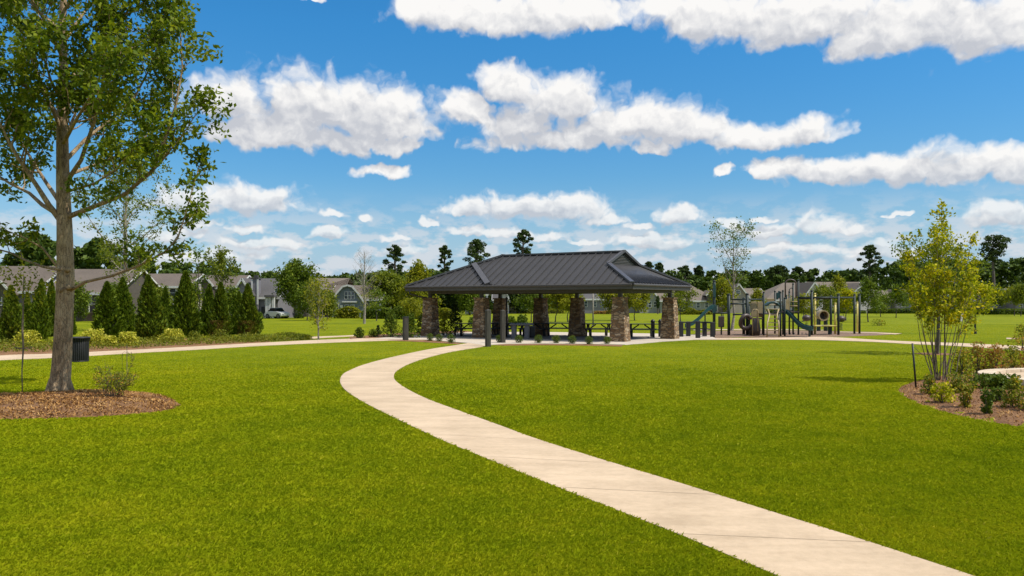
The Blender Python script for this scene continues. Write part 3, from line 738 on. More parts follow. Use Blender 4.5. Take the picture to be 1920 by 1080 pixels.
for s in (-.42,.30): MB().box(s-.12,s+.12,-.28,.28,0,.738).build('leg', MT['greyslab'], t, bevel=0.015)
x, y = G(996, 633.5)
t = thing('litter_bin', 'small black litter bin with pale rim beside the grey slab table', 'litter bin', (x, y, 0.028))
MB().lathe([(.20,0),(.22,.05),(.23,.62),(.19,.62)], 20).build('bin_body', MT['black'], t); MB().lathe([(.235,.60),(.245,.64),(.20,.66)], 20).build('rim', MT['greyslab'], t)

def bollard(label, px, py, top, w, cap=True):
    x, y = G(px, py); h_ = Z(top, y)
    t = thing('timber_bollard', label, 'bollard', (x, y, 0), 0.5, 'weathered timber bollards by the pavilion')
    MB().box(-w/2,w/2,-w/2,w/2,-.05,h_-.05).build('post', MT['timber'], t, bevel=0.012)
    if cap: MB().box(-w/2-.012,w/2+.012,-w/2-.012,w/2+.012,h_-.05,h_).build('cap', MT['black'], t, bevel=0.008)
    else: MB().add([(-w/2,-w/2,h_-.048),(w/2,-w/2,h_-.048),(w/2,w/2,h_-.048),(-w/2,w/2,h_-.048),(0,0,h_+.02)], [(0,1,4),(1,2,4),(2,3,4),(3,0,4)]).build('cap', MT['timber'], t)
bollard('short weathered timber bollard with dark cap by the left path', 760.5, 638, 594, .25)
bollard('tall slim timber bollard in front of the left front pier, nearest the camera', 915, 650, 580, .21, False)
bollard('timber bollard with pointed top at the patio edge, right of the path mouth', 943, 643.5, 581, .20, False)
x, y = G(950, 633)
t = thing('thin_pole', 'thin black pole standing behind the timber bollards', 'pole', (x, y, 0.028))
MB().tube([(0,0,0),(0,0,Z(558,y))], .04, 8).build('shaft', MT['black'], t, True); MB().box(-.12,.12,-.12,.12,0,.02).build('base_plate', MT['black'], t)
# ------------------------------------------------------------------ the big tree on the left
def wander(a, b, n, amp, r):
    a, b = Vector(a), Vector(b); L = (b-a).length; out = []
    for i in range(n+1):
        t_ = i/n; p = a.lerp(b, t_)
        if 0 < i < n: p = p + Vector(r.normal(size=3))*amp*L*sin(pi*t_)
        out.append(p)
    return out
def at_len(pts, t):
    L = [0.0]
    for i in range(len(pts)-1): L.append(L[-1] + (Vector(pts[i+1])-Vector(pts[i])).length)
    s = t*L[-1]
    for i in range(len(pts)-1):
        if s <= L[i+1] or i == len(pts)-2:
            k = (s-L[i])/max(1e-6, L[i+1]-L[i]); a, b = Vector(pts[i]), Vector(pts[i+1]); return a.lerp(b, min(1,k)), (b-a).normalized()
class Tree:
    def __init__(s, seed): s.w = MB(); s.lc = []; s.r = np.random.default_rng(seed)
    def spray(s, p, d, L, n, spread):
        r = s.r
        for i in range(n):
            t_ = r.uniform(0.1, 1.05); q = Vector(p) + d*L*t_ + Vector(r.normal(size=3))*spread; s.lc.append(tuple(q))
    def twig(s, p, d, L, rad, nl, spread, m=0):
        r = s.r; d2 = (d + Vector(r.normal(size=3))*0.35 + Vector((0,0,0.12))).normalized()
        mid = Vector(p)+d*L*0.5; e = mid+d2*L*0.5
        s.w.tube([p, mid, e], [rad, rad*0.7, rad*0.3], 4, m, cap=False)
        s.spray(p, (e-Vector(p)).normalized(), L, nl, spread)
    def limb(s, pts, r0, r1, side=0, sl=0.8, nl=40, spread=0.12, tmin=0.25, n=7, up=0.5, twigs=3, tw=0.45):
        k = len(pts); s.w.tube(pts, [r0+(r1-r0)*(i/(k-1))**0.8 for i in range(k)], n, 0, cap=False)
        r = s.r
        for i in range(side):
            t_ = tmin+(1-tmin)*(i+r.uniform(0.1,0.9))/side; p, d = at_len(pts, t_)
            rad = (r0+(r1-r0)*t_)*0.5
            o = Vector(r.normal(size=3)); o = (o - d*o.dot(d)).normalized()
            dd = (d*0.75 + o*0.85 + Vector((0,0,up*0.5))).normalized(); L = sl*r.uniform(0.6,1.25)*(1.1-0.45*t_)
            sp = wander(p, Vector(p)+dd*L, 3, 0.06, r); s.w.tube(sp, [rad, rad*0.75, rad*0.5, rad*0.25], 5, 0, cap=False)
            for j in range(twigs):
                q, e = at_len(sp, 0.35+0.65*(j+r.uniform(0,1))/twigs); o2 = Vector(r.normal(size=3)); o2 = (o2-e*o2.dot(e)).normalized()
                s.twig(q, (e*0.7+o2*0.8+Vector((0,0,0.15))).normalized(), tw*r.uniform(0.6,1.2), max(0.004,rad*0.3), nl//max(1,twigs), spread)
        p, d = at_len(pts, 1.0)
        for j in range(2): s.twig(p, (d+Vector(r.normal(size=3))*0.3).normalized(), tw, max(0.004,r1), nl//2, spread)
MT['bark_mid'] = barkmat('bark_mid', [(.10,.075,.05),(.20,.155,.105),(.33,.27,.19)], 14)
BT = Vector((*G(112, 741), 0)); bd = BT.y
def bp(px, py, dy=0.0):           # a point of the tree, taken at its own distance
    d = bd+dy; return Vector((X(px, d), d, Z(py, d))) - BT
big = thing('broadleaf_tree', 'tall broadleaf tree with pale grey trunk standing in the mulch bed at left', 'tree', tuple(BT))
T = Tree(11)
tr_px = [(109,760,.26),(110,742,.235),(112,722,.212),(115,690,.198),(118,640,.187),(121,580,.182),(123,520,.178),(122,470,.166),(121,425,.156),(120,400,.150),(118,340,.135),(117,270,.122),(117,200,.105),(119,120,.088),(117,40,.072),(122,-60,.055),(118,-160,.035),(121,-240,.015)]
T.w.tube([bp(a, b) for a, b, _ in tr_px], [c for _, _, c in tr_px], 14, 0, cap=False)
for k in range(7):               # root flare
    a = 2*pi*k/7+0.3; T.w.tube([Vector((cos(a)*.15, sin(a)*.15, .36)), Vector((cos(a)*.22, sin(a)*.22, .10)), Vector((cos(a)*.30, sin(a)*.30, -.04))], [.06,.07,.05], 7, 0, cap=False)
for (px_, py_) in ((128,540),(116,545),(126,507),(112,505)):   # branch collars
    T.w.tube([bp(px_,py_,-.12), bp(px_+(3 if px_>120 else -3),py_-2,-.24)], [.06,.045], 8, 0)
LIMBS = [
 ([(113,412,0),(92,385,-.2),(70,350,-.4),(30,290,-.8),(0,232,-1.0),(-40,170,-1.2)], .072,.02, 12),
 ([(113,405,0),(80,385,.2),(55,362,.4),(20,345,.6),(-10,325,.9),(-70,290,1.2)], .055,.015, 10),
 ([(116,385,0),(85,340,.5),(60,300,.9),(35,258,1.3),(10,200,1.6)], .05,.014, 11),
 ([(117,248,0),(97,202,-.3),(58,167,-.6),(0,132,-.9),(-60,90,-1.2)], .05,.012, 11),
 ([(117,230,0),(90,187,.3),(58,105,.6),(27,20,.9),(10,-60,1.1)], .048,.012, 12),
 ([(122,345,0),(152,300,-.3),(175,233,-.6),(190,175,-.8),(196,120,-.9),(205,40,-1.0)], .055,.014, 13),
 ([(124,300,0),(160,262,.6),(205,225,1.1),(254,180,1.5),(290,110,1.8),(306,40,2.0)], .05,.012, 14),
 ([(124,408,0),(167,391,-.2),(233,365,-.4),(286,320,-.7),(308.4,264,-.9),(330,195,-1.0),(342,128,-1.0),(338,60,-.9)], .060,.012, 13),
 ([(290,314,-.7),(314,288,-.9),(339.6,257,-1.1),(360.4,225,-1.2),(373.2,208,-1.3)], .022,.006, 3),
 ([(119,180,0),(160,120,-.5),(215,60,-.9),(258,-10,-1.2),(282,-60,-1.3)], .045,.012, 14),
 ([(119,150,0),(185,120,.7),(250,90,1.3),(298,50,1.7),(326,0,2.0)], .042,.012, 14),
 ([(118,110,0),(90,50,-.8),(60,0,-1.4),(35,-60,-1.8)], .04,.012, 11),
 ([(119,80,0),(160,20,.9),(210,-30,1.5),(266,-90,2.0)], .04,.012, 12),
 ([(118,60,0),(70,20,.9),(20,-40,1.6),(-30,-90,2.0)], .038,.012, 10),
 ([(120,20,0),(170,-50,-.8),(220,-110,-1.2)], .035,.01, 10),
 ([(119,-10,0),(80,-80,.6),(50,-150,.9)], .03,.01, 8),
 ([(120,-60,0),(170,-130,.5),(190,-200,.6)], .026,.01, 8),
 ([(117,290,0),(130,240,1.0),(150,190,1.9),(165,130,2.5)], .05,.012, 12),
 ([(118,270,0),(140,230,-1.1),(170,180,-1.9),(230,140,-2.5)], .048,.012, 12),
 ([(119,200,0),(95,150,-1.2),(80,100,-2.0)], .042,.012, 10),
 ([(122,330,0),(170,312,.9),(225,290,1.5),(274,255,2.0),(306,200,2.3)], .045,.01, 13),
 ([(123,360,0),(175,345,-.9),(215,320,-1.5),(250,280,-1.9)], .034,.008, 9),
 ([(126,546,0),(138,541,-.1),(159,529,-.3),(207,518,-.5),(259,499,-.8),(307,474,-1.0),(333,447,-1.1),(347,404,-1.1),(362,350,-1.1),(376,305,-1.0)], .045,.007, 13),
 ([(112,506,0),(80,500,.2),(48,488,.4),(20,474,.5),(-10,466,.7),(-60,440,1.0)], .038,.01, 6),
 ([(113,508,0),(80,465,-.3),(45,445,-.5),(-20,420,-.8)], .028,.008, 5),
 ([(-40,455,.8),(-80,400,1.2),(-120,330,1.5),(-130,240,1.6)], .04,.01, 9),
]
for i, (pp_, r0, r1, sd) in enumerate(LIMBS):
    low = i in (22,23,24)
    T.limb([bp(*q) for q in pp_], r0, r1, side=sd, sl=0.72 if low else 0.95, nl=int(84 if low else 130), spread=0.08 if low else 0.092, tmin=0.34 if low else (0.2 if i > 8 else 0.34), up=0.5, twigs=3, tw=0.34 if low else 0.45)
T.w.build('trunk', MT['bark'], big, True)
lc = np.array(T.lc); print('big tree leaves', len(lc))
leaf_obj('crown', leaf_verts(lc, T.r.uniform(.080,.155,len(lc)), 0.52, 0.45, r=T.r), MT['leaf_oak'], big)

# ------------------------------------------------------------------ generic young trees
def limbed_tree(name, label, cat, x, y, h, crown, m_leaf, m_bark, n_limb=12, nl=60, leaf=.12, r0=.09, h0=.3, seed=1, shape='oval', group=None, spread=None, fastig=0.5, twigs=3, lean=(0,0)):
    """trunk with limbs reaching to an outline of width `crown`, leaf sprays along them"""
    t = thing(name, label, cat, (x, y, 0), 0, group); T = Tree(seed); r = T.r
    tk = [Vector((lean[0]*k/6+r.normal()*.012*h*(k > 0), lean[1]*k/6+r.normal()*.012*h*(k > 0), h*0.96*k/6)) for k in range(7)]; tk[0].z = -.05
    T.w.tube(tk, [r0*(1.25 if k == 0 else 1-k/6.6) for k in range(7)], 8, 0, cap=False)
    for i in range(n_limb):
        f = (i+r.uniform(.1,.9))/n_limb; p, _ = at_len(tk, h0+(0.97-h0)*f*0.92)
        if shape == 'oval': w = (sin(pi*min(1,(0.12+f*0.86)))**0.7)
        elif shape == 'cone': w = (1-f)**0.85+0.06
        elif shape == 'vase': w = 0.35+0.9*sin(pi*(0.15+f*0.7))*(0.4+0.6*f)
        else: w = 0.8
        a = i*2.399+r.normal()*.3; L = crown/2*w*r.uniform(.75,1.12)
        e = Vector((p.x+cos(a)*L, p.y+sin(a)*L, min(h*1.02, p.z+L*fastig*r.uniform(.7,1.3)+h*0.03)))
        T.limb(wander(p, e, 3, .05, r), r0*(1-f)*.42+.008, .006, side=max(2,int(3+L*1.4)), sl=min(.9,L*.55+.15), nl=nl, spread=(spread or leaf*.95), tmin=.15, n=5, twigs=twigs, tw=min(.5,L*.35+.1))
    T.limb([tk[5], tk[6]], r0*.2, .006, side=3, sl=.4, nl=nl, spread=leaf, n=4, twigs=2, tw=.3)
    T.w.build('trunk', m_bark, t, True)
    lc = np.array(T.lc); leaf_obj('crown', leaf_verts(lc, r.uniform(.65,1.25,len(lc))*leaf, .55, .4, r=r), m_leaf, t)
    return t
def bushy(name, label, cat, x, y, h, w, m_leaf, n=2500, leaf=.1, seed=1, group=None, prof='dome', stems=5, m_stem=None, depth=None, lumps=14, up=.35, zb=0.0, rz=0):
    """dense shrub: leaves through lumpy volume on a few stems"""
    t = thing(name, label, cat, (x, y, 0), rz, group); r = np.random.default_rng(seed); dp_ = (depth or w)/w
    c = []
    for k in range(lumps):
        f = (k+r.uniform(0,1))/lumps; a = k*2.399
        if prof == 'dome': rad = w/2*sqrt(max(0.02,1-f*f))*r.uniform(.35,.8)
        elif prof == 'cone': rad = w/2*(1-f)**.8*r.uniform(.45,.8)
        elif prof == 'ball': rad = w/2*sqrt(max(.02,1-(2*f-1)**2))*r.uniform(.4,.75)
        else: rad = w/2*(.45+.55*f)*r.uniform(.3,.9)
        c.append((cos(a)*rad, sin(a)*rad*dp_, h*(zb+(.90-zb)*f)+.05*h, w*(.34-.17*f if prof == 'cone' else .25)*r.uniform(.8,1.2)))
    c = np.array(c); idx = r.integers(0, len(c), n); d = r.normal(size=(n,3)); d /= np.linalg.norm(d,axis=1,keepdims=True)
    q = c[idx,:3] + d*(c[idx,3:4]*r.uniform(.45,1.05,(n,1))**.6)*np.array((1,dp_,.8))
    ok = (q[:,2] > .01)&(q[:,2] < h*1.08); q = q[ok]; d = d[ok]
    s = MB()
    for k in range(stems):
        e = c[r.integers(0,len(c))]; s.tube([(r.normal()*.03*w, r.normal()*.03*w, -.03), (e[0]*.5,e[1]*.5,e[2]*.5), tuple(e[:3])], [.012+.008*h,.010+.005*h,.004], 5, 0, cap=False)
    s.build('stems', m_stem or MT['bark_dark'], t, True)
    leaf_obj('foliage', leaf_verts(q, r.uniform(.65,1.3,len(q))*leaf, .55, up, out=d, outw=.7, r=r), m_leaf, t)
    return t

# arborvitae: three individuals, then copies at their own sizes
def arborvitae(seed, m):
    r = np.random.default_rng(seed); H, Wd = 3.4, 1.45
    t = thing('arborvitae', '', 'evergreen', (0,0,0)); n = 9000
    f = r.uniform(0,1,n)**1.25; a = r.uniform(0,2*pi,n)
    prof = lambda f_: np.clip(1-f_,0,1)**.72*(.72+.42*np.clip(f_*5,0,1))*.9
    lump = 1+.16*np.sin(a*3+f*9+seed)+.13*np.sin(a*6-f*25+seed*2)+.10*np.sin(a*11+f*47)+r.normal(size=n)*.05
    R0 = Wd/2*prof(f)*lump; rr = R0*(1-.5*r.uniform(0,1,n)**2.2)
    q = np.c_[np.cos(a)*rr, np.sin(a)*rr, f*H*0.98+.04]; o = np.c_[np.cos(a)*.75, np.sin(a)*.75, np.full(n,1.05)]
    V = leaf_verts(q, r.uniform(.10,.24,n), .42, .0, out=o, outw=1.5, r=r)
    c_ = leaf_obj('foliage', V, m, t)
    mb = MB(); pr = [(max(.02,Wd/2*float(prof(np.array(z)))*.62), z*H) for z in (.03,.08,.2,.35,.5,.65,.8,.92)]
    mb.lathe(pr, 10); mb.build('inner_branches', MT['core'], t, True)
    MB().tube([(0,0,-.05),(0,0,.35)], [.06,.05], 6).build('trunk', MT['bark_dark'], t, True)
    return t
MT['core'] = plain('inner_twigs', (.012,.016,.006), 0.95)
MT['leaf_brown'] = leafmat('leaf_brown', [(.10,.07,.02),(.20,.13,.035),(.30,.22,.06)], 0.2)
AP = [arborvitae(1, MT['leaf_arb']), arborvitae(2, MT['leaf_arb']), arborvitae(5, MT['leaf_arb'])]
ga = 'arborvitae evergreens along the left path'
ARB = [ (22,645,537,22,'dark conical arborvitae at the far left end of the row, behind the sapling'),
 (50,627,556,15,'small arborvitae half hidden behind the leftmost big one'),
 (73,636,525,18,'tall narrow arborvitae just left of the big pale trunk'),
 (95,631,527,15,'dark arborvitae touching the left edge of the big pale trunk'),
 (133,628,566,9,'slim arborvitae hidden behind the big trunk and litter bin'),
 (204,634,530,26,'broad arborvitae right of the black litter bin'),
 (232,625,522,21,'arborvitae standing directly under the slender second trunk'),
 (283,639,518,26,'broad arborvitae nearest the path, between two bright yellow shrubs'),
 (309,626,538,14,'slim arborvitae tucked right behind the broad one nearest the path'),
 (346,633,511,26,'tallest pointed arborvitae in the middle of the row'),
 (388,629,534,17,'arborvitae left half of the touching pair below the spiky pine'),
 (412,634,531,20,'arborvitae right half of the touching pair with browned lower side'),
 (446,627,548,14,'shorter arborvitae beside the rightmost one of the row'),
 (468,633,534,21,'rightmost arborvitae of the row, with a brown patch low down')]
for i, (px, by, ty, hw, lab) in enumerate(ARB):
    x, y = G(px, by); h = Z(ty, y); w = 2*hw/FPX*y; sc_ = (w/1.45*1.10, w/1.45*1.10, h/3.4*1.02)
    p = AP[i % 3]
    if i < 3: p.location = (x,y,0); p.rotation_euler = (R((i*37%5)-2), R((i*53%5)-2), i*1.3); p.scale = sc_; p['label'] = lab; p['group'] = ga
    else:
        q_ = dup(p, (x,y,0), i*1.7, lab, ga, sc_); q_.rotation_euler = (R((i*37 % 5)-2), R((i*53 % 5)-2), i*1.7)
        if i in (11, 13):
            rb = np.random.default_rng(i); n_ = 1000; ang0 = -pi/2-i*1.7; aa = ang0+rb.normal(0,.45,n_); zz = rb.uniform(.15,1.1,n_); rr_ = .66*rb.uniform(.92,1.06,n_)
            leaf_obj('browned_shoots', leaf_verts(np.c_[np.cos(aa)*rr_, np.sin(aa)*rr_, zz], rb.uniform(.05,.10,n_), .4, .0, out=np.c_[np.cos(aa), np.sin(aa), np.ones(n_)], outw=1.3, r=rb), MT['leaf_brown'], q_)

# low bright shrubs and ground cover along the left path
gs = 'bright yellow green shrubs below the arborvitae'
for i, (px, by, ty, hw, lab) in enumerate([
 (52,651,621,26,'yellow green shrub behind the thin sapling stem at far left'),
 (112,650,634,14,'small yellow shrub left beside the big pale trunk'),
 (176,650,619,26,'large yellow shrub just right of the black litter bin'),
 (207,651,631,16,'low yellow shrub between litter bin and the thin wire stake'),
 (240,650,624,21,'brightest yellow shrub behind the thin wire stake'),
 (322,643,618,23,'yellow shrub right of the broad nearest arborvitae'),
 (363,641,622,13,'thin brownish shrub at the foot of the tallest arborvitae'),
 (413,640,618,14,'brown yellow shrub against the arborvitae pair')]):
    x, y = G(px, by); bushy('golden_shrub', lab, 'shrub', x, y, Z(ty,y), 2*hw/FPX*y, MT['leaf_gold'] if i < 6 else MT['leaf_cover'], 1700 if i < 6 else 500, .10, 40+i, gs)
r_ = np.random.default_rng(77)
lo_e = np.array([G(*p) for p in [(-240,682),(0,665.5),(100,662),(250,655.5),(360,649.6),(450,645),(515,641.4),(590,637.2)]]); hi_e = np.array([G(*p) for p in [(-240,655),(0,648),(100,645),(250,643.5),(360,640),(450,637.2),(515,635.6),(575,636)]])
n = 15000; u = r_.uniform(0,1,n)*(len(lo_e)-1); i0 = np.minimum(u.astype(int), len(lo_e)-2); fr = (u-i0)[:,None]
A_ = lo_e[i0]*(1-fr)+lo_e[i0+1]*fr; B_ = hi_e[i0]*(1-fr)+hi_e[i0+1]*fr; v_ = r_.uniform(.10,1,n)[:,None]; q = A_*(1-v_)+B_*v_
hh = .20+.22*(np.sin(q[:,0]*1.9)*np.sin(q[:,1]*2.3+1)*.5+.5)
V = leaf_verts(np.c_[q, r_.uniform(.02,1,n)*hh*np.minimum(1, v_[:,0]*4)], r_.uniform(.06,.13,n), .5, .5, r=r_)
o = leaf_obj('ground_cover', V, MT['leaf_cover']); tag(o, 'low yellow green ground cover along the left path', kind='stuff')

# second, slender tree behind
x, y = X(232, 57), 57.0
limbed_tree('slender_tree', 'slender light leaved tree rising behind the arborvitae, right of the big trunk', 'tree', x, y, 12.8, 6.4, MT['leaf_light'], MT['bark_pale'], 22, 34, .20, .22, .22, 31, 'oval', fastig=.75, twigs=2)

# saplings, stakes, twiggy shrub of the left bed
x, y = G(42, 742)
t = thing('sapling', 'thin leaning sapling stem with a tie in front of the big tree bed', 'sapling', (x, y, 0.03))
mb = MB(); mb.tube([(0,0,0),(-.01,0,.5),(.02,0,1.0),(.0,.0,1.4),(.02,0,1.9),(.03,.0,2.6)], [.012,.012,.020,.022,.016,.008], 6); mb.build('stem', MT['cane'], t, True)
mb = MB(); mb.tube([(.02+.16*cos(a_*pi/6), .16*sin(a_*pi/6), 1.0+.02*sin(a_)) for a_ in range(13)], .008, 5); mb.build('tie', MT['cane'], t, True)
r_ = np.random.default_rng(9); q = np.c_[r_.normal(.0,.30,420), r_.normal(0,.3,420), r_.normal(2.35,.26,420)]
leaf_obj('leaves', leaf_verts(q, r_.uniform(.06,.12,420), .5, .4, r=r_), MT['leaf_yellow'], t)
x, y = G(238, 742)
t = thing('wire_stake', 'thin wire plant stake with small loop beside the twiggy shrub', 'stake', (x, y, 0.05))
mb = MB(); mb.tube([(0,0,0),(0,0,1.05)], .007, 5); mb.tube([(-.10,0,.55),(-.10,0,.86),(-.06,0,.90),(.06,0,.86),(.10,0,.90),(.10,0,.68)], .004, 4); mb.build('wire', MT['cane'], t, True)
x, y = G(212, 754)
t = thing('twiggy_shrub', 'sparse twiggy shrub with small leaves in the big tree mulch bed', 'shrub', (x, y, 0.05)); T = Tree(4)
for k in range(17):
    a = T.r.uniform(0,2*pi); L = T.r.uniform(.15,.42); h = T.r.uniform(.28,.62); e = Vector((cos(a)*L, sin(a)*L*.8, h)); 
    if k == 0: e = Vector((.40,0,.78))
    T.limb(wander((cos(a)*.05,sin(a)*.05,0), e, 3, .06, T.r), .009, .003, side=5, sl=.20, nl=14, spread=.035, tmin=.3, n=4, twigs=2, tw=.12)
T.w.build('stems', MT['bark_dark'], t, True); lc = np.array(T.lc)
leaf_obj('foliage', leaf_verts(lc, T.r.uniform(.025,.05,len(lc)), .6, .4, r=T.r), MT['leaf_rose'], t)
x, y = G(148, 678)
t = thing('litter_bin', 'round black slatted litter bin beside the big tree trunk', 'litter bin', (x, y, 0), 0.1)
MB().lathe([(.285,0.02),(.285,.80),(.25,.80),(.25,.1)], 32).build('liner', MT['rubber'], t, True)
mb = MB()
for k in range(30):
    a = 2*pi*k/30; 
    mb.tube([(cos(a)*.29, sin(a)*.29, .03),(cos(a)*.295, sin(a)*.295, .68),(cos(a)*.345, sin(a)*.345, .80)], [.017,.017,.015], 4)
mb.build('slats', MT['black'], t)
mb = MB(); mb.lathe([(.345,.79),(.365,.815),(.345,.84),(.27,.815),(.28,.80)], 36); mb.build('rim', MT['black'], t, True)
MB().lathe([(.30,0),(.31,.03),(.28,.05)], 32).build('base_ring', MT['black'], t, True)

# ------------------------------------------------------------------ right hand planting bed
x, y = G(1763, 716)
t = thing('crape_myrtle', 'multi stemmed young crape myrtle with yellow green leaves in the right mulch bed', 'tree', (x, y, .03)); T = Tree(15); d0 = y
stem_px = [(1767,384),(1747,428),(1715,440),(1700,505),(1738,505),(1790,415),(1815,445),(1835,490),(1765,430),(1780,470),(1725,470),(1755,520),(1700,545),(1808,520),(1822,545)]
for i, (sx_, sy_) in enumerate(stem_px):
    ex = X(sx_, d0)-x; ez = Z(sy_+14, d0); dy = T.r.uniform(-.8,.8)*(.6 if i else .1); b0 = Vector((T.r.normal()*.11+ex*.16, T.r.normal()*.09, -.03))
    mid = Vector((b0.x+ex*.38, dy*.4, ez*.40)); e = Vector((ex, dy, ez))
    m2 = Vector((b0.x*.2+ex*.72, dy*.75, ez*.72))
    T.limb([b0, b0.lerp(mid,.5)+Vector((T.r.normal()*.02,T.r.normal()*.02,0)), mid, m2, e], (.016 if i else .026), .004, side=10 if i == 0 else 7, sl=.44, nl=52, spread=.055, tmin=.40 if sy_ < 500 else .50, n=6, up=.9, twigs=3, tw=.24)
for k in range(5): # low side shoots, bare
    a = T.r.uniform(-1.1,1.1); T.w.tube([(T.r.normal()*.1,T.r.normal()*.1,-.02),(a*.35,T.r.normal()*.1,.8),(a*.75,T.r.normal()*.2,1.65)], [.010,.008,.005], 5, 0, cap=False)
T.w.build('stems', MT['bark_mid'], t, True); lc = np.array(T.lc); print('crape', len(lc))
leaf_obj('crown', leaf_verts(lc, T.r.uniform(.055,.115,len(lc)), .60, .4, r=T.r), MT['leaf_crape'], t)
MB().extrude([(.50,-.02,1.52),(.545,-.02,1.50),(.57,-.02,1.70),(.525,-.02,1.72)], (0,.006,0)).build('plant_tag', MT['label_tag'], t)
x, y = G(1718, 729)
t = thing('black_stake', 'thin black leaning stake with guy wire at left edge of the right bed', 'stake', (x, y, 0))
mb = MB(); mb.tube([(0,0,-.05),(-.09,0,1.06)], .022, 8); mb.build('rod', MT['black'], t, True)
MB().tube([(-.085,0,1.0),(.15,.1,.82),(.36,.2,.72)], .006, 5).build('guy_wire', MT['black'], t, True)
x, y = G(1756, 664)
limbed_tree('young_tree', 'young tree with straight grey trunk behind the crape myrtle, beyond the right path', 'tree', x, y, 4.3, 2.6, MT['leaf_mid'], MT['bark_dark'], 14, 60, .11, .085, .42, 23, 'oval')
sheet('tree_ring', [(x+.75*cos(k*pi/10), y+.75*sin(k*pi/10)) for k in range(20)], .012, .05, MT['mulch'])
gr = 'rose shrubs in the right bed'
for i, (px, by, ty, hw, mk, n, pf, lab) in enumerate([
 (1741,741,703,15,'leaf_rose',420,'dome','rose shrub with a white flower at the foot of the black stake'),
 (1767,757,719,22,'leaf_crape',520,'dome','yellow green rose shrub in front of the crape myrtle stems'),
 (1811,767,716,15,'leaf_rose',520,'vase','upright rose shrub with reddish top in the middle of the bed'),
 (1851,778,727,13,'leaf_box',480,'vase','small dark green shrub nearest the front edge of the bed'),
 (1902,768,711,24,'leaf_rose',800,'dome','dark rose shrub with red tips before the stone circle'),
 (1872,757,728,16,'leaf_box',380,'dome','low dark shrub in front of the stone ring edge'),
 (1946,775,712,24,'leaf_rose',700,'dome','rose shrub cut by the right frame edge'),
 (1795,742,700,22,'leaf_rose',650,'vase','thin rose shrub right of the crape myrtle stems'),
 (1802,707,655,24,'leaf_rose',900,'dome','reddish shrub at left end of the back row'),
 (1833,702,644,25,'leaf_red',1100,'dome','red tipped shrub second in the back row'),
 (1866,703,646,24,'leaf_red',1100,'dome','red tipped shrub third in the back row'),
 (1898,694,652,22,'leaf_rose',900,'dome','greener shrub fourth in the back row'),
 (1934,698,640,22,'leaf_red',900,'dome','red leaved shrub at the right frame edge behind the circle')]):
    x, y = G(px, by); bushy('rose_shrub', lab, 'shrub', x, y, Z(ty,y), 2*hw/FPX*y, MT[mk], n, .065, 90+i, gr, pf, 7, MT['bark_dark'])
x, y = G(1866, 733); bushy('juniper', 'low spreading bright green juniper beside the stone circle', 'shrub', x, y, .36, 1.25, MT['leaf_box'], 1800, .085, 120, None, 'dome', 4, depth=.9)
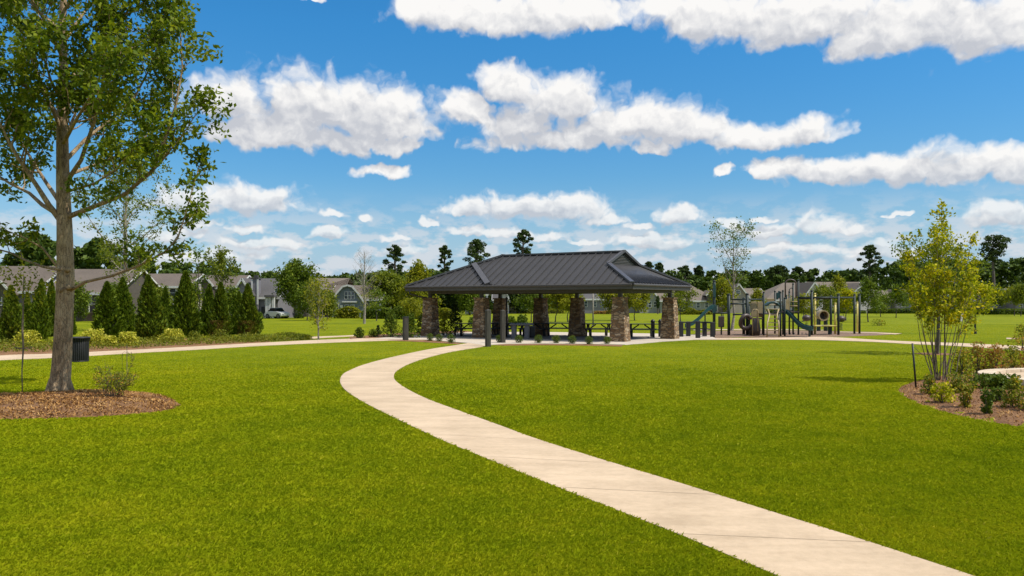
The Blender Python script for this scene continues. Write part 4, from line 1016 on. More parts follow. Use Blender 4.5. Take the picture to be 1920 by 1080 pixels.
# ------------------------------------------------------------------ houses
def house(name, label, px0, px1, d, eave, ridge, wall, roof, depth=10, gables=(), windows=(), doors=(), hip=(0,0), chimney=None, ov=.35, base_z=0, wallname='wall'):
    """front wall faces the camera; every px / row is taken at the house's own distance"""
    cx = X((px0+px1)/2, d); W = X(px1, d)-X(px0, d); he, hr = Z(eave, d), Z(ridge, d)
    t = thing(name, label, 'house', (cx, d, base_z)); w2 = W/2; f = lambda px: X(px, d)-cx
    mb = MB(); mb.box(-w2, w2, 0, depth, -.3, he)
    for s in (-1, 1):
        if not hip[0 if s < 0 else 1]: mb.extrude([(s*w2,0,he-.01),(s*w2,depth,he-.01),(s*w2,depth/2,hr-.12)], (-s*.15,0,0))
    mb.build(wallname, wall, t)
    rf = MB(); sl = (hr-he)/(depth/2); y0, y1 = -ov, depth+ov; zl = he-sl*ov
    xl = [-w2-ov, w2+ov]; rx = [xl[0]+(hip[0] or 0), xl[1]-(hip[1] or 0)]; rth = .16
    A, B_, C_, D_ = Vector((xl[0],y0,zl)), Vector((xl[1],y0,zl)), Vector((rx[1],depth/2,hr)), Vector((rx[0],depth/2,hr))
    E_, F_ = Vector((xl[1],y1,zl)), Vector((xl[0],y1,zl))
    for P_ in ([A,B_,C_,D_],[E_,F_,D_,C_]):
        rf.extrude(P_, (0,0,rth))
    if hip[0]: rf.extrude([F_,A,D_], (0,0,rth))
    if hip[1]: rf.extrude([B_,E_,C_], (0,0,rth))
    rf.build('roof', roof, t)
    tr = MB(); tr.box(xl[0], xl[1], y0-.03, y0, zl-.10, zl+rth+.02)
    for s in (0,1):
        if not hip[s]:
            x_ = xl[s]+(-.03 if s == 0 else .03)
            tr.bar((x_,y0,zl+.06),(x_,depth/2,hr+.06),.06,.19); tr.bar((x_,depth/2,hr+.06),(x_,y1,zl+.06),.06,.19)
    tr.build('trim', MT['white'], t)
    for (a, b_, ge, gr_, proj, gw, style) in gables:     # cross gables facing the camera
        x0, x1 = f(a), f(b_); z0, z1 = Z(ge, d), Z(gr_, d); xm = (x0+x1)/2; o = .3
        g_ = MB(); g_.box(x0,x1,-proj,.2,-.3 if style != 'dormer' else he-.3, z0); g_.extrude([(x0,-proj,z0-.01),(x1,-proj,z0-.01),(xm,-proj,z1-.1)], (0,.15,0))
        g_.build('gable_wall', gw, t)
        yb = min(depth/2, max(0.3,(z1-he)/sl+.3)); g2 = MB(); k = (z1-z0)/(xm-x0); zz = z0-k*o
        if style == 'arched':
            prof = [(x0-o,zz),(x0+(xm-x0)*.35,z0+(z1-z0)*.55),(x0+(xm-x0)*.7,z0+(z1-z0)*.92),(xm,z1),(x1-(x1-xm)*.7,z0+(z1-z0)*.92),(x1-(x1-xm)*.35,z0+(z1-z0)*.55),(x1+o,zz)]
            g_2 = MB(); g_2.extrude([(p[0],-proj+.02,p[1]-.06) for p in prof], (0,.1,0)); g_2.build('gable_wall', gw, t)
        else: prof = [(x0-o,zz),(xm,z1),(x1+o,zz)]
        tr = MB()
        for i in range(len(prof)-1):
            p, q = prof[i], prof[i+1]
            g2.extrude([(p[0],-proj-o,p[1]),(q[0],-proj-o,q[1]),(q[0],yb,q[1]),(p[0],yb,p[1])], (0,0,.14))
            tr.bar((p[0],-proj-o-.03,p[1]+.03),(q[0],-proj-o-.03,q[1]+.03),.06,.24)
        g2.build('gable_roof', roof, t); tr.build('gable_trim', MT['white'], t)
    for (a, b_, zt, zb, pj) in windows:
        x0, x1 = f(a), f(b_); z0, z1 = Z(zb, d), Z(zt, d); y_ = -pj
        fr = MB(); th = min(.12, (x1-x0)*.12)
        fr.box(x0-th,x1+th,y_-.07,y_,z1,z1+th); fr.box(x0-th,x1+th,y_-.09,y_,z0-th,z0); fr.box(x0-th,x0,y_-.07,y_,z0,z1); fr.box(x1,x1+th,y_-.07,y_,z0,z1)
        fr.box(x0,x1,y_-.06,y_,(z0+z1)/2-.03,(z0+z1)/2+.03)
        if (x1-x0) > 1.3: fr.box((x0+x1)/2-.04,(x0+x1)/2+.04,y_-.063,y_,z0,z1)
        wn = fr.build('window', MT['white'], t); MB().box(x0,x1,y_-.035,y_-.005,z0,z1).build('pane', MT['glass'], wn)
    for (a, b_, zt, zb, pj, m_) in doors:
        x0, x1 = f(a), f(b_); z0, z1 = Z(zb, d), Z(zt, d); y_ = -pj
        dr = MB(); dr.box(x0,x1,y_-.05,y_-.003,z0,z1)
        for k in range(1,4): dr.box(x0+.06,x1-.06,y_-.075,y_-.05,z0+(z1-z0)*(k-.8)/4+.04,z0+(z1-z0)*(k+.1)/4)
        dr.build('door', MT[m_], t)
    if chimney:
        a, b_, zt, m_ = chimney; x0, x1 = f(a), f(b_); zt = Z(zt, d)
        MB().box(x0,x1,-.5,.8,0,zt).build('chimney', m_, t)
        c_ = MB(); c_.box(x0-.10,x0+.12,-.56,-.503,he-1,zt); c_.box(x1-.12,x1+.10,-.56,-.503,he-1,zt); c_.build('corner_trim', MT['white'], t)
        c_ = MB(); c_.box(x0-.12,x1+.12,-.62,.92,zt,zt+.18); c_.box((x0+x1)/2-.25,(x0+x1)/2+.25,-.1,.4,zt+.18,zt+.5); c_.build('chimney_cap', MT['fascia'], t)
    return t
def post(t, name, px, d, dy, z1, w, m, cx):
    x_ = X(px, d)-cx; return MB().box(x_-w/2,x_+w/2,dy-w/2,dy+w/2,0,z1).build(name, m, t)
house('house', 'brown roofed grey house at the far left frame edge behind the arborvitae', -95, 62, 92, 546, 497, MT['sd_grey'], MT['sh_brown'], 12, [(-2,34,548,528,1.2,MT['sd_brown'],'gable')], [(-40,-22,555,575,0),(8,16,558,572,1.2)])
h = house('house', 'brown sided house with one white framed window right of the big trunk', 84, 218, 90, 549, 503, MT['sd_brown'], MT['sh_brown'], 12, [], [(158,171.5,554,571,0),(100,112,556,572,0)])
cx = X(151, 90); hh_ = MB()
hh_.box(X(134,90)-cx, X(200,90)-cx, -2.6, -.02, 0, .95); hh_.build('deck', MT['brownp'], h)
rl = MB(); 
for k in (2,6): rl.box(X(134+k*9.2,90)-cx-.05, X(134+k*9.2,90)-cx+.05, -2.6,-2.5,.95,1.85)
rl.box(X(134,90)-cx, X(200,90)-cx, -2.58,-2.52,1.85,1.90); rl.build('railing', MT['white'], h)
h = house('house', 'white sided house with long brown roof and blue grey windows behind the arborvitae', 234, 350, 101, 537, 513, MT['sd_white'], MT['sh_brown'], 9, [], [(318.5,329.5,541,557,0),(256,272,545,561,0),(288,296,545,559,0),(300,308,568,584,0)])
cx = X(292, 101)
pm = MB(); pm.box(X(238,101)-cx, X(276,101)-cx, -2.4,-.02, 1.6,1.78)
for k in range(4): pm.box(X(239+k*12,101)-cx-.10, X(239+k*12,101)-cx+.10, -2.35,-2.15, 1.78, 3.6 if k % 3 == 0 else 2.7)
pm.box(X(238,101)-cx, X(276,101)-cx, -2.36,-2.26,2.6,2.7); pm.build('balcony', MT['white'], h)
ap = MB(); x_ = X(254,101)-cx
ap.prism([(x_-.62,-.5),(x_+.62,-.5),(x_+.62,-.02),(x_-.62,-.02)],0,1.7); ap.build('porch_surround', MT['white'], h)
ap = MB(); ap.extrude([(x_-.40,-.52,.5),(x_+.40,-.52,.5),(x_+.40,-.52,1.1)]+[(x_+.40*cos(a*pi/8),-.52,1.1+.40*sin(a*pi/8)) for a in range(1,8)]+[(x_-.40,-.52,1.1)], (0,.03,0)); ap.build('arched_window', MT['glass'], h)
house('house', 'dark brown gabled house seen through the spiky pine', 352, 442, 107, 539, 516, MT['sd_tan'], MT['sh_brown'], 9, [(381,404,533,519.5,1.2,MT['sd_brown'],'gable')], [(362,370,548,562,0),(420,428,548,562,0)])
h = house('house', 'slate grey house with white trimmed chimney and porch columns', 446, 521, 108, 557, 522, MT['sd_grey'], MT['sh_grey'], 10, [(446,478,549,523.5,1.6,MT['sd_grey'],'gable')], [(512,516.5,541,548,-.9),(455,462,556,570,1.6),(497,502,562,572,0)], [(490,508,575,588,0,'black')], chimney=(474.5,485.5,523,MT['sd_grey']))
cx = X(483.5, 108)
for px_ in (506.5, 512, 518.5): post(h, 'porch_column', px_, 108, -1.4, Z(557,108)-.05, .34, MT['white'], cx)
MB().box(X(503,108)-cx, X(521,108)-cx, -1.8,-.0,Z(557,108)-.05,Z(553.5,108)).build('porch_roof', MT['sh_grey'], h)
house('house', 'house with tan hipped roof behind the round green tree', 553, 640, 116, 553, 521, MT['sd_tan'], MT['sh_tan'], 13, [(578,612,549,524,1.0,MT['sd_tan'],'gable')], [(602,607,553,562,1.0),(562,568,562,576,0)], [(541,548,579,588,0,'white')], hip=(7,7))
h = house('house', 'blue grey house with arched white trimmed gable and triple window', 618, 712, 112, 561, 535.5, MT['sd_blue'], MT['sh_brown'], 11, [(628,686,566,536,1.8,MT['sd_blue'],'arched')], [(651.5,656.5,547.5,560.5,1.8),(658,662.5,547.5,560.5,1.8),(664,669,547.5,560.5,1.8),(652,658,572,582,1.8),(663,669,572,582,1.8),(636,640,570,582,1.8)], [(643,648,572,589,1.8,'white')])
MB().box(X(647,112)-X(665,112), X(674,112)-X(665,112), -2.05,-1.805,Z(567,112),Z(564.5,112)).build('ledge', MT['white'], h)
house('house', 'brown hip roofed house left of the pavilion eave', 744, 800, 132, 562, 536, MT['sd_tan'], MT['sh_tan'], 10, [], [(752,757,564,573,0),(768,772,564,573,0)], hip=(5,5))
h = house('house', 'blue house with a pale blue upper window seen under the left eave', 872, 912, 140, 552, 534, MT['sd_blue'], MT['sh_grey'], 9, [], [(880,884,570,580,0),(890,894,570,580,0),(898,908,546,551,0)], [(885,888,572,582,0,'white')])
house('house', 'pale cream gabled house behind the pavilion piers', 926, 968, 150, 562, 540, MT['sd_tan'], MT['sh_grey'], 10, [(938,954,560,541,1.5,MT['sd_white'],'gable')], [(942,947,565,573,1.5)])
house('house', 'grey roofed house framed between the middle and right piers', 1080, 1142, 152, 560.5, 534, MT['sd_grey'], MT['sh_grey'], 12, [], [(1096,1101,565,575,0),(1112,1118,565,575,0),(1128,1132,565,575,0)])
house('house', 'taupe roofed house with stepped gables right of the right front pier', 1146, 1236, 158, 564, 531, MT['sd_sage'], MT['sh_tan'], 14, [(1196,1234,563,540,2.2,MT['sd_sage'],'gable')], [(1160,1165,566,576,0),(1212,1217,566,576,2.2),(1222,1226,566,576,2.2)])
house('house', 'large taupe roofed house with small dark dormer behind the left slide', 1238, 1346, 155, 563.5, 529.5, MT['sd_sage'], MT['sh_tan'], 14, [(1324,1340,552,545,.8,MT['fascia'],'dormer')], [(1262,1267,567,577,0),(1284,1290,567,577,0),(1306,1312,567,577,0),(1322,1328,567,577,0)], hip=(0,5))
house('house', 'house with pale stone gable between the playground posts', 1356, 1440, 160, 563, 541, MT['sd_tan'], MT['sh_tan'], 12, [(1361,1398,557,533,2.0,MT['sd_tan'],'gable')], [(1374,1382,546,552,2.0),(1405,1410,567,576,0),(1425,1430,567,576,0)])
house('house', 'wide taupe roofed house with tall white gable behind the hoop', 1437, 1534, 156, 562, 530, MT['sd_white'], MT['sh_tan'], 14, [(1500,1532,553,530.5,3.0,MT['sd_white'],'gable')], [(1512,1519,562,573,3.0),(1460,1465,566,576,0),(1480,1485,566,576,0)], hip=(6,0))
house('house', 'taupe roofed house with small louvred white gable at its right end', 1537, 1634, 158, 561, 528.5, MT['sd_tan'], MT['sh_tan'], 13, [(1592,1626,548,531.5,2.4,MT['sd_white'],'gable'),(1548,1570,556,546,1.6,MT['sd_sage'],'gable')], [(1603,1614,550,558,2.4),(1556,1561,566,575,1.6),(1580,1585,566,576,0)])
house('house', 'low grey house left of the crape myrtle crown', 1640, 1706, 168, 563, 545, MT['sd_grey'], MT['sh_tan'], 11, [(1672,1704,562,543,1.5,MT['sd_grey'],'gable')], [(1650,1655,567,575,0),(1684,1690,567,575,1.5)])
house('house', 'low dark roofed house between the crape myrtle and the right frame edge', 1826, 1902, 176, 564, 543.5, MT['sd_grey'], MT['sh_brown'], 12, [(1830,1858,563,545,1.5,MT['sd_grey'],'gable')], [(1842,1847,567,574,1.5),(1872,1877,567,574,0),(1888,1892,567,574,0)])
house('house', 'grey house cut by the right frame edge', 1906, 1990, 172, 563, 541, MT['sd_grey'], MT['sh_grey'], 12, [], [(1912,1917,567,575,0)])

# ------------------------------------------------------------------ parked cars far left
def car(label, px, py, rz, body, L=4.4, convertible=False):
    x, y = G(px, py); t = thing('parked_car', label, 'car', (x, y, 0), rz); W_ = 1.74; h = 1.38
    prof = [(-L/2,.42),(-L/2+.03,.72),(-L/2+.55,.86),(-L*.22,.92),(L*.20,.95),(L/2-.25,.88),(L/2,.66),(L/2,.36),(L/2-.2,.26),(-L/2+.15,.26)]
    mb = MB(); mb.extrude([(p[0],-W_/2,p[1]) for p in prof], (0,W_,0)); mb.build('body', body, t, bevel=.06)
    cab = [(-L*.24,.90),(-L*.10,h-.04),(L*.02,h),(L*.16,h-.03),(L*.33,.92)]
    mb = MB(); mb.extrude([(p[0],-W_/2+.12,p[1]) for p in cab], (0,W_-.24,0)); mb.build('cabin_glass', MT['carglass'], t, bevel=.05)
    MB().box(-L*.08,L*.15,-W_/2+.16,W_/2-.16,h-.05,h+.012).build('roof_panel', body, t, bevel=.03)
    for sx_ in (-L*.31, L*.30):
        for s in (-1,1):
            wmb = MB(); wmb.tube([(sx_,s*(W_/2-.20),.31),(sx_,s*(W_/2+.012),.31)], .31, 16); w_ = wmb.build('wheel', MT['rubber'], t)
            MB().tube([(sx_,s*(W_/2+.013),.31),(sx_,s*(W_/2+.03),.31)], .18, 12).build('rim', MT['greyslab'], w_)
    for s in (-1,1): MB().box(-L/2-.012,-L/2+.10,s*.58-.16,s*.58+.16,.60,.72).build('headlight', MT['label_tag'], t)
    return t
car('low pale white car parked before the slate grey house', 519.5, 597.2, 2.75, MT['carwhite'], 2.7)
car('white car with dark windows partly hidden behind the round green tree', 549, 593.5, 2.2, MT['carwhite'], 3.4)
road = [G(*p) for p in [(470,596.2),(560,595.2),(560,593.6),(470,594.4)]]
sheet('road', road, .012, .05, MT['greyslab'])

# ------------------------------------------------------------------ playground
d0 = 49.0
def LX(px, t, d=d0): return X(px, d)-t.location.x
pl_ = thing('play_structure', 'green and tan climbing structure with double slide, arched ladder and hoop', 'play structure', (X(1460, d0), d0, .012))
def PX(px, d=d0): return X(px, d)-X(1460, d0)
def posts(t, specs, base, mat_='teal', w=.055, name='post', x0=None):
    for (px, top, d) in specs:
        x_ = X(px, d)-t.location.x; y_ = d-t.location.y
        mb = MB(); mb.tube([(x_,y_,-.06),(x_,y_,Z(top,d))], w, 10); mb.lathe([(w*1.15,Z(top,d)-.02),(w*1.15,Z(top,d)+.03),(w*.5,Z(top,d)+.07)], 10, (x_,y_,0)); mb.build(name, MT[mat_], t, True)
posts(pl_, [(1432,549,49),(1463.5,549,48.2),(1468,546,50),(1453,547,51.5),(1471.5,560,48),(1461,588,47.2),(1487,533,51),(1497,526,50),(1480,548,51),(1405,572,50.5),(1430,556,51.2)], 0)
dk = MB()
for (a, b_, row, dd, dp) in ((1405,1433,597,49.3,1.2),(1432,1463,588,49.6,1.4),(1462,1498,584,49.6,1.4)):
    dk.box(PX(a,dd), PX(b_,dd), dd-d0, dd-d0+dp, Z(row,dd)-.07, Z(row,dd))
dk.build('deck', MT['brownp'], pl_)
for (a, b_, r0, r1, dd) in ((1408,1419,566,595,50.6),(1420,1430,566,595,50.65),(1472,1477.5,562,582,49.7),(1438,1452,560,568,51.2)):
    MB().box(PX(a,dd), PX(b_,dd), dd-d0, dd-d0+.05, Z(r1,dd), Z(r0,dd)).build('tan_panel', MT['tan'], pl_, bevel=.02)
MB().box(PX(1477.8,49.75), PX(1480.5,49.75), .75,.80, Z(582,49.75), Z(559,49.75)).build('panel_frame', MT['tan'], pl_)
# spiral dark climber beside the left deck
mb = MB(); c0 = Vector((PX(1399,48.8), -.2, Z(604,48.8)))
mb.tube([c0+Vector((.34*cos(a), .10*sin(a*2), .40*sin(a))) for a in np.linspace(.4,2*pi-.5,18)], .13, 8); mb.tube([c0+Vector((.32,0,-.2)), c0+Vector((.30,0,-.85))], .10, 8); mb.build('ring_climber', MT['brownp'], pl_, True)
mb = MB(); mb.box(PX(1413),PX(1423),-.15,.35,0,Z(596,49)-.1); mb.build('steps', MT['brownp'], pl_, bevel=.03)
mb = MB(); mb.lathe([(.22,0),(.27,.3),(.20,.75),(.10,.95)], 12, (PX(1418,48.4),-.6,.05)); mb.build('seat_pod', MT['brownp'], pl_, True)
mb = MB(); mb.tube([(PX(1411,48),-1,0),(PX(1411,48),-1,Z(583,48)),(PX(1413,48),-1,Z(580.5,48)),(PX(1419,48),-1,Z(580.5,48)),(PX(1421,48),-1,Z(583,48)),(PX(1421,48),-1,0.3)], .03, 6); mb.build('handrail', MT['tan'], pl_, True)
# arched ladder
la_ = MB(); dA, dB = 47.0, 48.6
def arch(px0, px1, d, top, foot, tilt): 
    a, b_ = PX(px0,d), PX(px1,d); m_ = (a+b_)/2; r = (b_-a)/2; pts = [(a-.12,d-d0-tilt,foot)]
    pts += [(m_-r*cos(k*pi/10), d-d0, Z(top,d)-r*.62+r*.62*sin(k*pi/10)) for k in range(11)] + [(b_+.12,d-d0-tilt,foot)]
    return pts
hood = MB(); P1 = arch(1439,1460,dA+.9,568,1.2,0)[1:-1]; P2 = [(p[0],p[1]+.55,p[2]+.02) for p in P1]
for i in range(len(P1)-1): hood.extrude([P1[i],P1[i+1],P2[i+1],P2[i]], (0,0,.05))
hood.tube([(p[0],p[1]-.02,p[2]+.03) for p in P1], .06, 8); hood.build('arch_hood', MT['slide'], pl_, True)
for s in (0,1):
    rr_ = MB(); px_a = (1438,1461)[s]; px_t = (1443,1457)[s]
    rr_.tube([(PX(px_a,46.8),46.8-d0,0),(PX(px_a+(1 if s == 0 else -1),47),47.0-d0,Z(605,47)),(PX(px_t,47.7),47.7-d0,Z(590,47.7)),(PX((1440,1460)[s],47.9),47.9-d0,Z(580,47.9))], .045, 8); rr_.build('ladder_rail', MT['tan'], pl_, True)
for k in range(6):
    f = k/5; dd = 46.85+f*.85; row = 627-f*36; a = 1439+f*4; b_ = 1460-f*3
    MB().bar((PX(a,dd),dd-d0,Z(row,dd)),(PX(b_,dd),dd-d0,Z(row,dd)),.13,.05).build('rung', MT['tan'], pl_)
hp = MB(); a, b_ = PX(1472.5,50), PX(1492.5,50); m_ = (a+b_)/2; r = (b_-a)/2
hp.tube([(a,1,Z(560,50))]+[(m_-r*cos(k*pi/10),1,Z(532,50)+r*.75*sin(k*pi/10)) for k in range(11)]+[(b_,1,Z(560,50))], .045, 8); hp.build('hoop', MT['brownp'], pl_, True)
hp = MB(); a, b_ = PX(1480,51), PX(1487,51)
hp.tube([(a,2,Z(560,51)),(a,2,Z(543,51)),((a+b_)/2,2,Z(540,51)),(b_,2,Z(543,51)),(b_,2,Z(560,51))], .03, 6); hp.build('inner_hoop', MT['teal'], pl_, True)
for (px_, r0, r1, dd) in ((1457.5,549,562,50.8),(1461,546,560,51.2),(1474,553,562,50.9)): MB().box(PX(px_-2,dd),PX(px_+2,dd),dd-d0,dd-d0+.06,Z(r1,dd),Z(r0,dd)).build('leaf_panel', MT['slide'], pl_, bevel=.02)
# guard rails
for (a, b_, row, dd) in ((1433,1463,572,50.8),(1433,1463,580,50.8),(1463,1472,566,50),(1463,1472,574,50),(1463,1472,582,50),(1480,1498,566,50.8),(1480,1498,574,50.8),(1405,1432,570,50.7)):
    MB().tube([(PX(a,dd),dd-d0,Z(row,dd)),(PX(b_,dd),dd-d0,Z(row,dd))], .028, 6).build('guard_rail', MT['tan'], pl_, True)
def slide(t, pts, w, nm, m_, lanes=2, off=(0,0)):
    mb = MB(); n_ = len(pts); vs = []
    side = Vector((off[0], off[1], 0)).normalized()
    prof = [(-w/2,.18),(-w/2+.05,.19),(-w/2+.08,0)] + ([(-.05,0),(-.03,.10),(.03,.10),(.05,0)] if lanes == 2 else [(0,-.03)]) + [(w/2-.08,0),(w/2-.05,.19),(w/2,.18),(w/2,-.06),(-w/2,-.06)]
    k = len(prof)
    for p in pts:
        for (a, z) in prof: vs.append(tuple(Vector(p)+side*a+Vector((0,0,z))))
    fs = [(i*k+j, i*k+(j+1) % k, (i+1)*k+(j+1) % k, (i+1)*k+j) for i in range(n_-1) for j in range(k)] + [tuple(range(k)), tuple(range((n_-1)*k+k-1,(n_-1)*k-1,-1))]
    mb.add(vs, fs); return mb.build(nm, m_, t)
c_ = [(1471,586,48.6),(1476,587,48.4),(1483,593,48.1),(1491,602,47.7),(1499,610,47.3),(1507,615,47.0),(1516,617.5,46.7),(1524,618,46.5)]
slide(pl_, [(PX(a,d),d-d0,Z(b_,d)) for a,b_,d in c_], .95, 'slide', MT['slide'], 2, (.45,.9))
lg = MB(); lg.tube([(PX(1517,46.8),46.8-d0,0),(PX(1517,46.8),46.8-d0,Z(620,46.8))], .04, 6); lg.tube([(PX(1521,46.9),46.9-d0+.2,0),(PX(1521,46.9),46.9-d0+.2,Z(620,46.8))], .04, 6); lg.build('slide_leg', MT['teal'], pl_)

ov_ = thing('overhead_ladder', 'dark green overhead bar frame with yellow handholds right of the slide', 'climbing frame', (X(1560, 51), 51, .012))
posts(ov_, [(1522,546,49.5),(1558,556,53),(1572,553,49.8)], 0, 'teal', .075)
ob = MB(); fx = ov_.location
for (a, d1, b_, d2, row) in ((1497,50,1522,49.5,558.5),(1522,49.5,1572,49.8,558.5),(1558,53,1497,53,560)):
    ob.tube([(X(a,d1)-fx.x,d1-fx.y,Z(row,d1)),(X(b_,d2)-fx.x,d2-fx.y,Z(row,d2))], .06, 8)
for k in range(6): ob.tube([(X(1524+k*8,49.6)-fx.x,49.6-fx.y,Z(558.5,49.6)),(X(1524+k*7,52.9)-fx.x,52.9-fx.y,Z(560,52.9))], .03, 6)
ob.build('overhead_bar', MT['teal'], ov_, True)
posts(ov_, [(1528,552,50.6),(1566,570,51.2)], 0, 'yellow', .07, 'yellow_post')
MB().box(X(1525,50.2)-fx.x,X(1568,50.2)-fx.x,-1.0,.2,Z(612.6,50.2),Z(610.4,50.2)).build('platform', MT['yellow'], ov_, bevel=.02)
MB().box(X(1557,50.2)-fx.x,X(1562,50.2)-fx.x,-.6,-.4,-.05,Z(612.7,50.2)).build('support', MT['teal'], ov_)
sw = thing('swing_frame', 'tall dark green swing frame posts at the right end of the playground', 'swing frame', (X(1595, 52), 52, .012))
posts(sw, [(1602,553,51.6),(1611.5,553,51.8)], 0, 'teal', .07); posts(sw, [(1607.5,568,54)], 0, 'yellow', .06, 'yellow_post')
mb = MB(); mb.tube([(X(1573,50)-sw.location.x,-2,Z(558.5,50)),(X(1602,51.6)-sw.location.x,-.4,Z(558.5,51.6))], .05, 8); mb.build('top_bar', MT['teal'], sw, True)
# left tower with its own slide
lt = thing('slide_tower', 'dark green slide tower with single slide running down to the left', 'slide', (X(1367, 50), 50, .012)); lo = lt.location
posts(lt, [(1339,528,50),(1366.5,553,49.4),(1401,552,49.6),(1394.5,560,51)], 0, 'teal', .09)
br_ = MB()
for (a, b_, row, dd) in ((1340,1367,587.5,50),(1368,1402,570,49.6),(1372,1430,562,50.5),(1374,1404,590,50.6)): br_.tube([(X(a,dd)-lo.x,dd-lo.y,Z(row,dd)),(X(b_,dd)-lo.x,dd-lo.y,Z(row,dd))], .05, 8)
br_.build('cross_bar', MT['teal'], lt, True)
MB().box(X(1347,50)-lo.x,X(1358,50)-lo.x,-.05,.10,Z(614,50),Z(593,50)).build('play_panel', MT['brownp'], lt, bevel=.05)
mb = MB(); mb.tube([(X(1352.5,50)-lo.x,0,Z(593,50)),(X(1352.5,50)-lo.x,0,Z(588,50))], .03, 6); mb.tube([(X(1352.5,50)-lo.x,0,0),(X(1352.5,50)-lo.x,0,Z(614,50))], .05, 6); mb.build('panel_stem', MT['teal'], lt)
MB().extrude([(X(1337.5,49.9)-lo.x,-.1,Z(556,49.9)),(X(1341.5,49.9)-lo.x,-.1,Z(560,49.9)),(X(1341.5,49.9)-lo.x,-.1,Z(538,49.9)),(X(1339,49.9)-lo.x,-.1,Z(530,49.9)),(X(1337,49.9)-lo.x,-.1,Z(540,49.9))], (0,-.08,0)).build('leaf_panel', MT['slide'], lt)
c_ = [(1341,577,50),(1335,577.5,49.9),(1327,583,49.6),(1318,592,49.2),(1309,601,48.8),(1300,608,48.5),(1291,611.5,48.2),(1285,612.5,48.1)]
slide(lt, [(X(a,d)-lo.x,d-lo.y,Z(b_,d)) for a,b_,d in c_], .78, 'slide', MT['slide'], 1, (.3,.95))
MB().lathe([(.05,.0),(.36,.0),(.36,.06),(.05,.06)], 14, (X(1340,50)-lo.x,.35,Z(583,50)-.05)).build('platform', MT['brownp'], lt)
hd = MB(); hd.extrude([(X(1331,50)-lo.x,-.42,Z(578,50)),(X(1341,50)-lo.x,-.42,Z(572,50)),(X(1341,50)-lo.x,-.42,Z(584,50)),(X(1334,50)-lo.x,-.42,Z(588,50))], (0,.05,0)); hd.build('slide_hood', MT['slide'], lt)
for (px_, dd) in ((1305,48.6),(1322,49.3)): MB().tube([(X(px_,dd)-lo.x,dd-lo.y,0),(X(px_,dd)-lo.x,dd-lo.y,Z(606 if px_ < 1310 else 590,dd))], .04, 6).build('slide_leg', MT['teal'], lt)
# spring riders
def rider(label, px, py, top, w, hw):
    x, y = G(px, py); t = thing('spring_rider', label, 'spring rider', (x, y, .012), 0, 'spring riders in the playground'); h = Z(top, y)
    sp = MB(); sp.tube([(.10*cos(a), .10*sin(a), .02+a/(2*pi*5)*(h*.45)) for a in np.linspace(0,2*pi*5,60)], .016, 5); sp.build('spring', MT['teal'], t, True)
    b_ = MB(); b_.lathe([(.05,-.5*w),(hw*.8,-.35*w),(hw,0),(hw*.8,.35*w),(.05,.5*w)], 12); o = b_.build('seat', MT['brownp'], t, True); o.rotation_euler = (0, R(90), 0); o.location = (0,0,h*.72)
    hb_ = MB(); hb_.tube([(w*.25,0,h*.72),(w*.30,0,h),(w*.2,.16,h),(w*.3,0,h),(w*.2,-.16,h)], .018, 5); hb_.build('handle', MT['teal'], t)
rider('dark spring rider seen just right of the double slide', 1512, 619, 588, .62, .25)
rider('dark spring rider behind the yellow platform, right end', 1577, 619.5, 590, .62, .24)
x, y = G(1545, 621); t = thing('tunnel_shell', 'brown and tan round crawl shell above the yellow platform', 'play tunnel', (x, y, .012))
mb = MB(); ro, ri = .38, .30; n_ = 20
for k in range(n_):
    a0, a1 = 2*pi*k/n_, 2*pi*(k+1)/n_; P_ = [(ro*cos(a0),0,ro*sin(a0)),(ro*cos(a1),0,ro*sin(a1)),(ri*cos(a1),0,ri*sin(a1)),(ri*cos(a0),0,ri*sin(a0))]
    mb.extrude([(p[0],p[1],p[2]+Z(592,y)) for p in P_], (0,.7,0))
mb.build('tunnel', MT['tan'], t); MB().lathe([(.29,0),(.29,.02)], 20).build('tunnel_back', MT['brownp'], t)
t.children[-1].rotation_euler = (R(90),0,0); t.children[-1].location = (0,.66,Z(592,y))
for s in (-.25,.25): MB().box(s-.05,s+.05,.1,.6,0,Z(592,y)-.26).build('leg', MT['teal'], t)
# black posts with rails along the pavilion side of the playground
fx_ = thing('post_fence', 'row of short black posts with rails between pavilion and left slide', 'fence', (X(1308, 46), 46, .01)); fo = fx_.location
PF = [(1277,603,46.8),(1290.5,603,47.4),(1308.5,602,45.0),(1321,603,47.6),(1336,604,46.6),(1224,604,46.3),(1238,603,46.0)]
for (px_, top, dd) in PF[:5]:
    x_ = X(px_,dd)-fo.x; MB().box(x_-.12,x_+.12,dd-fo.y-.12,dd-fo.y+.12,-.03,Z(top,dd)).build('post', MT['black'], fx_, bevel=.03)
rl = MB()
for i, j in ((0,1),(1,3),(3,4)):
    for zf in (.45,.85): rl.bar((X(PF[i][0],PF[i][2])-fo.x,PF[i][2]-fo.y,zf),(X(PF[j][0],PF[j][2])-fo.x,PF[j][2]-fo.y,zf),.10,.07)
rl.build('rail', MT['black'], fx_)
for (px_, top, dd, lab) in ((1224,602,46.3,'short black round topped post behind the rightmost picnic table'),(1238,602,46.6,'short black post beside the right rear stone pier')):
    t = thing('short_post', lab, 'post', (X(px_,dd),dd,.02)); MB().box(-.1,.1,-.1,.1,0,Z(top,dd)-.04).build('shaft', MT['black'], t, bevel=.02); MB().lathe([(.13,-.04),(.13,.02),(.08,.10),(.0,.13)], 12, (0,0,Z(top,dd)-.04)).build('cap', MT['black'], t, True)
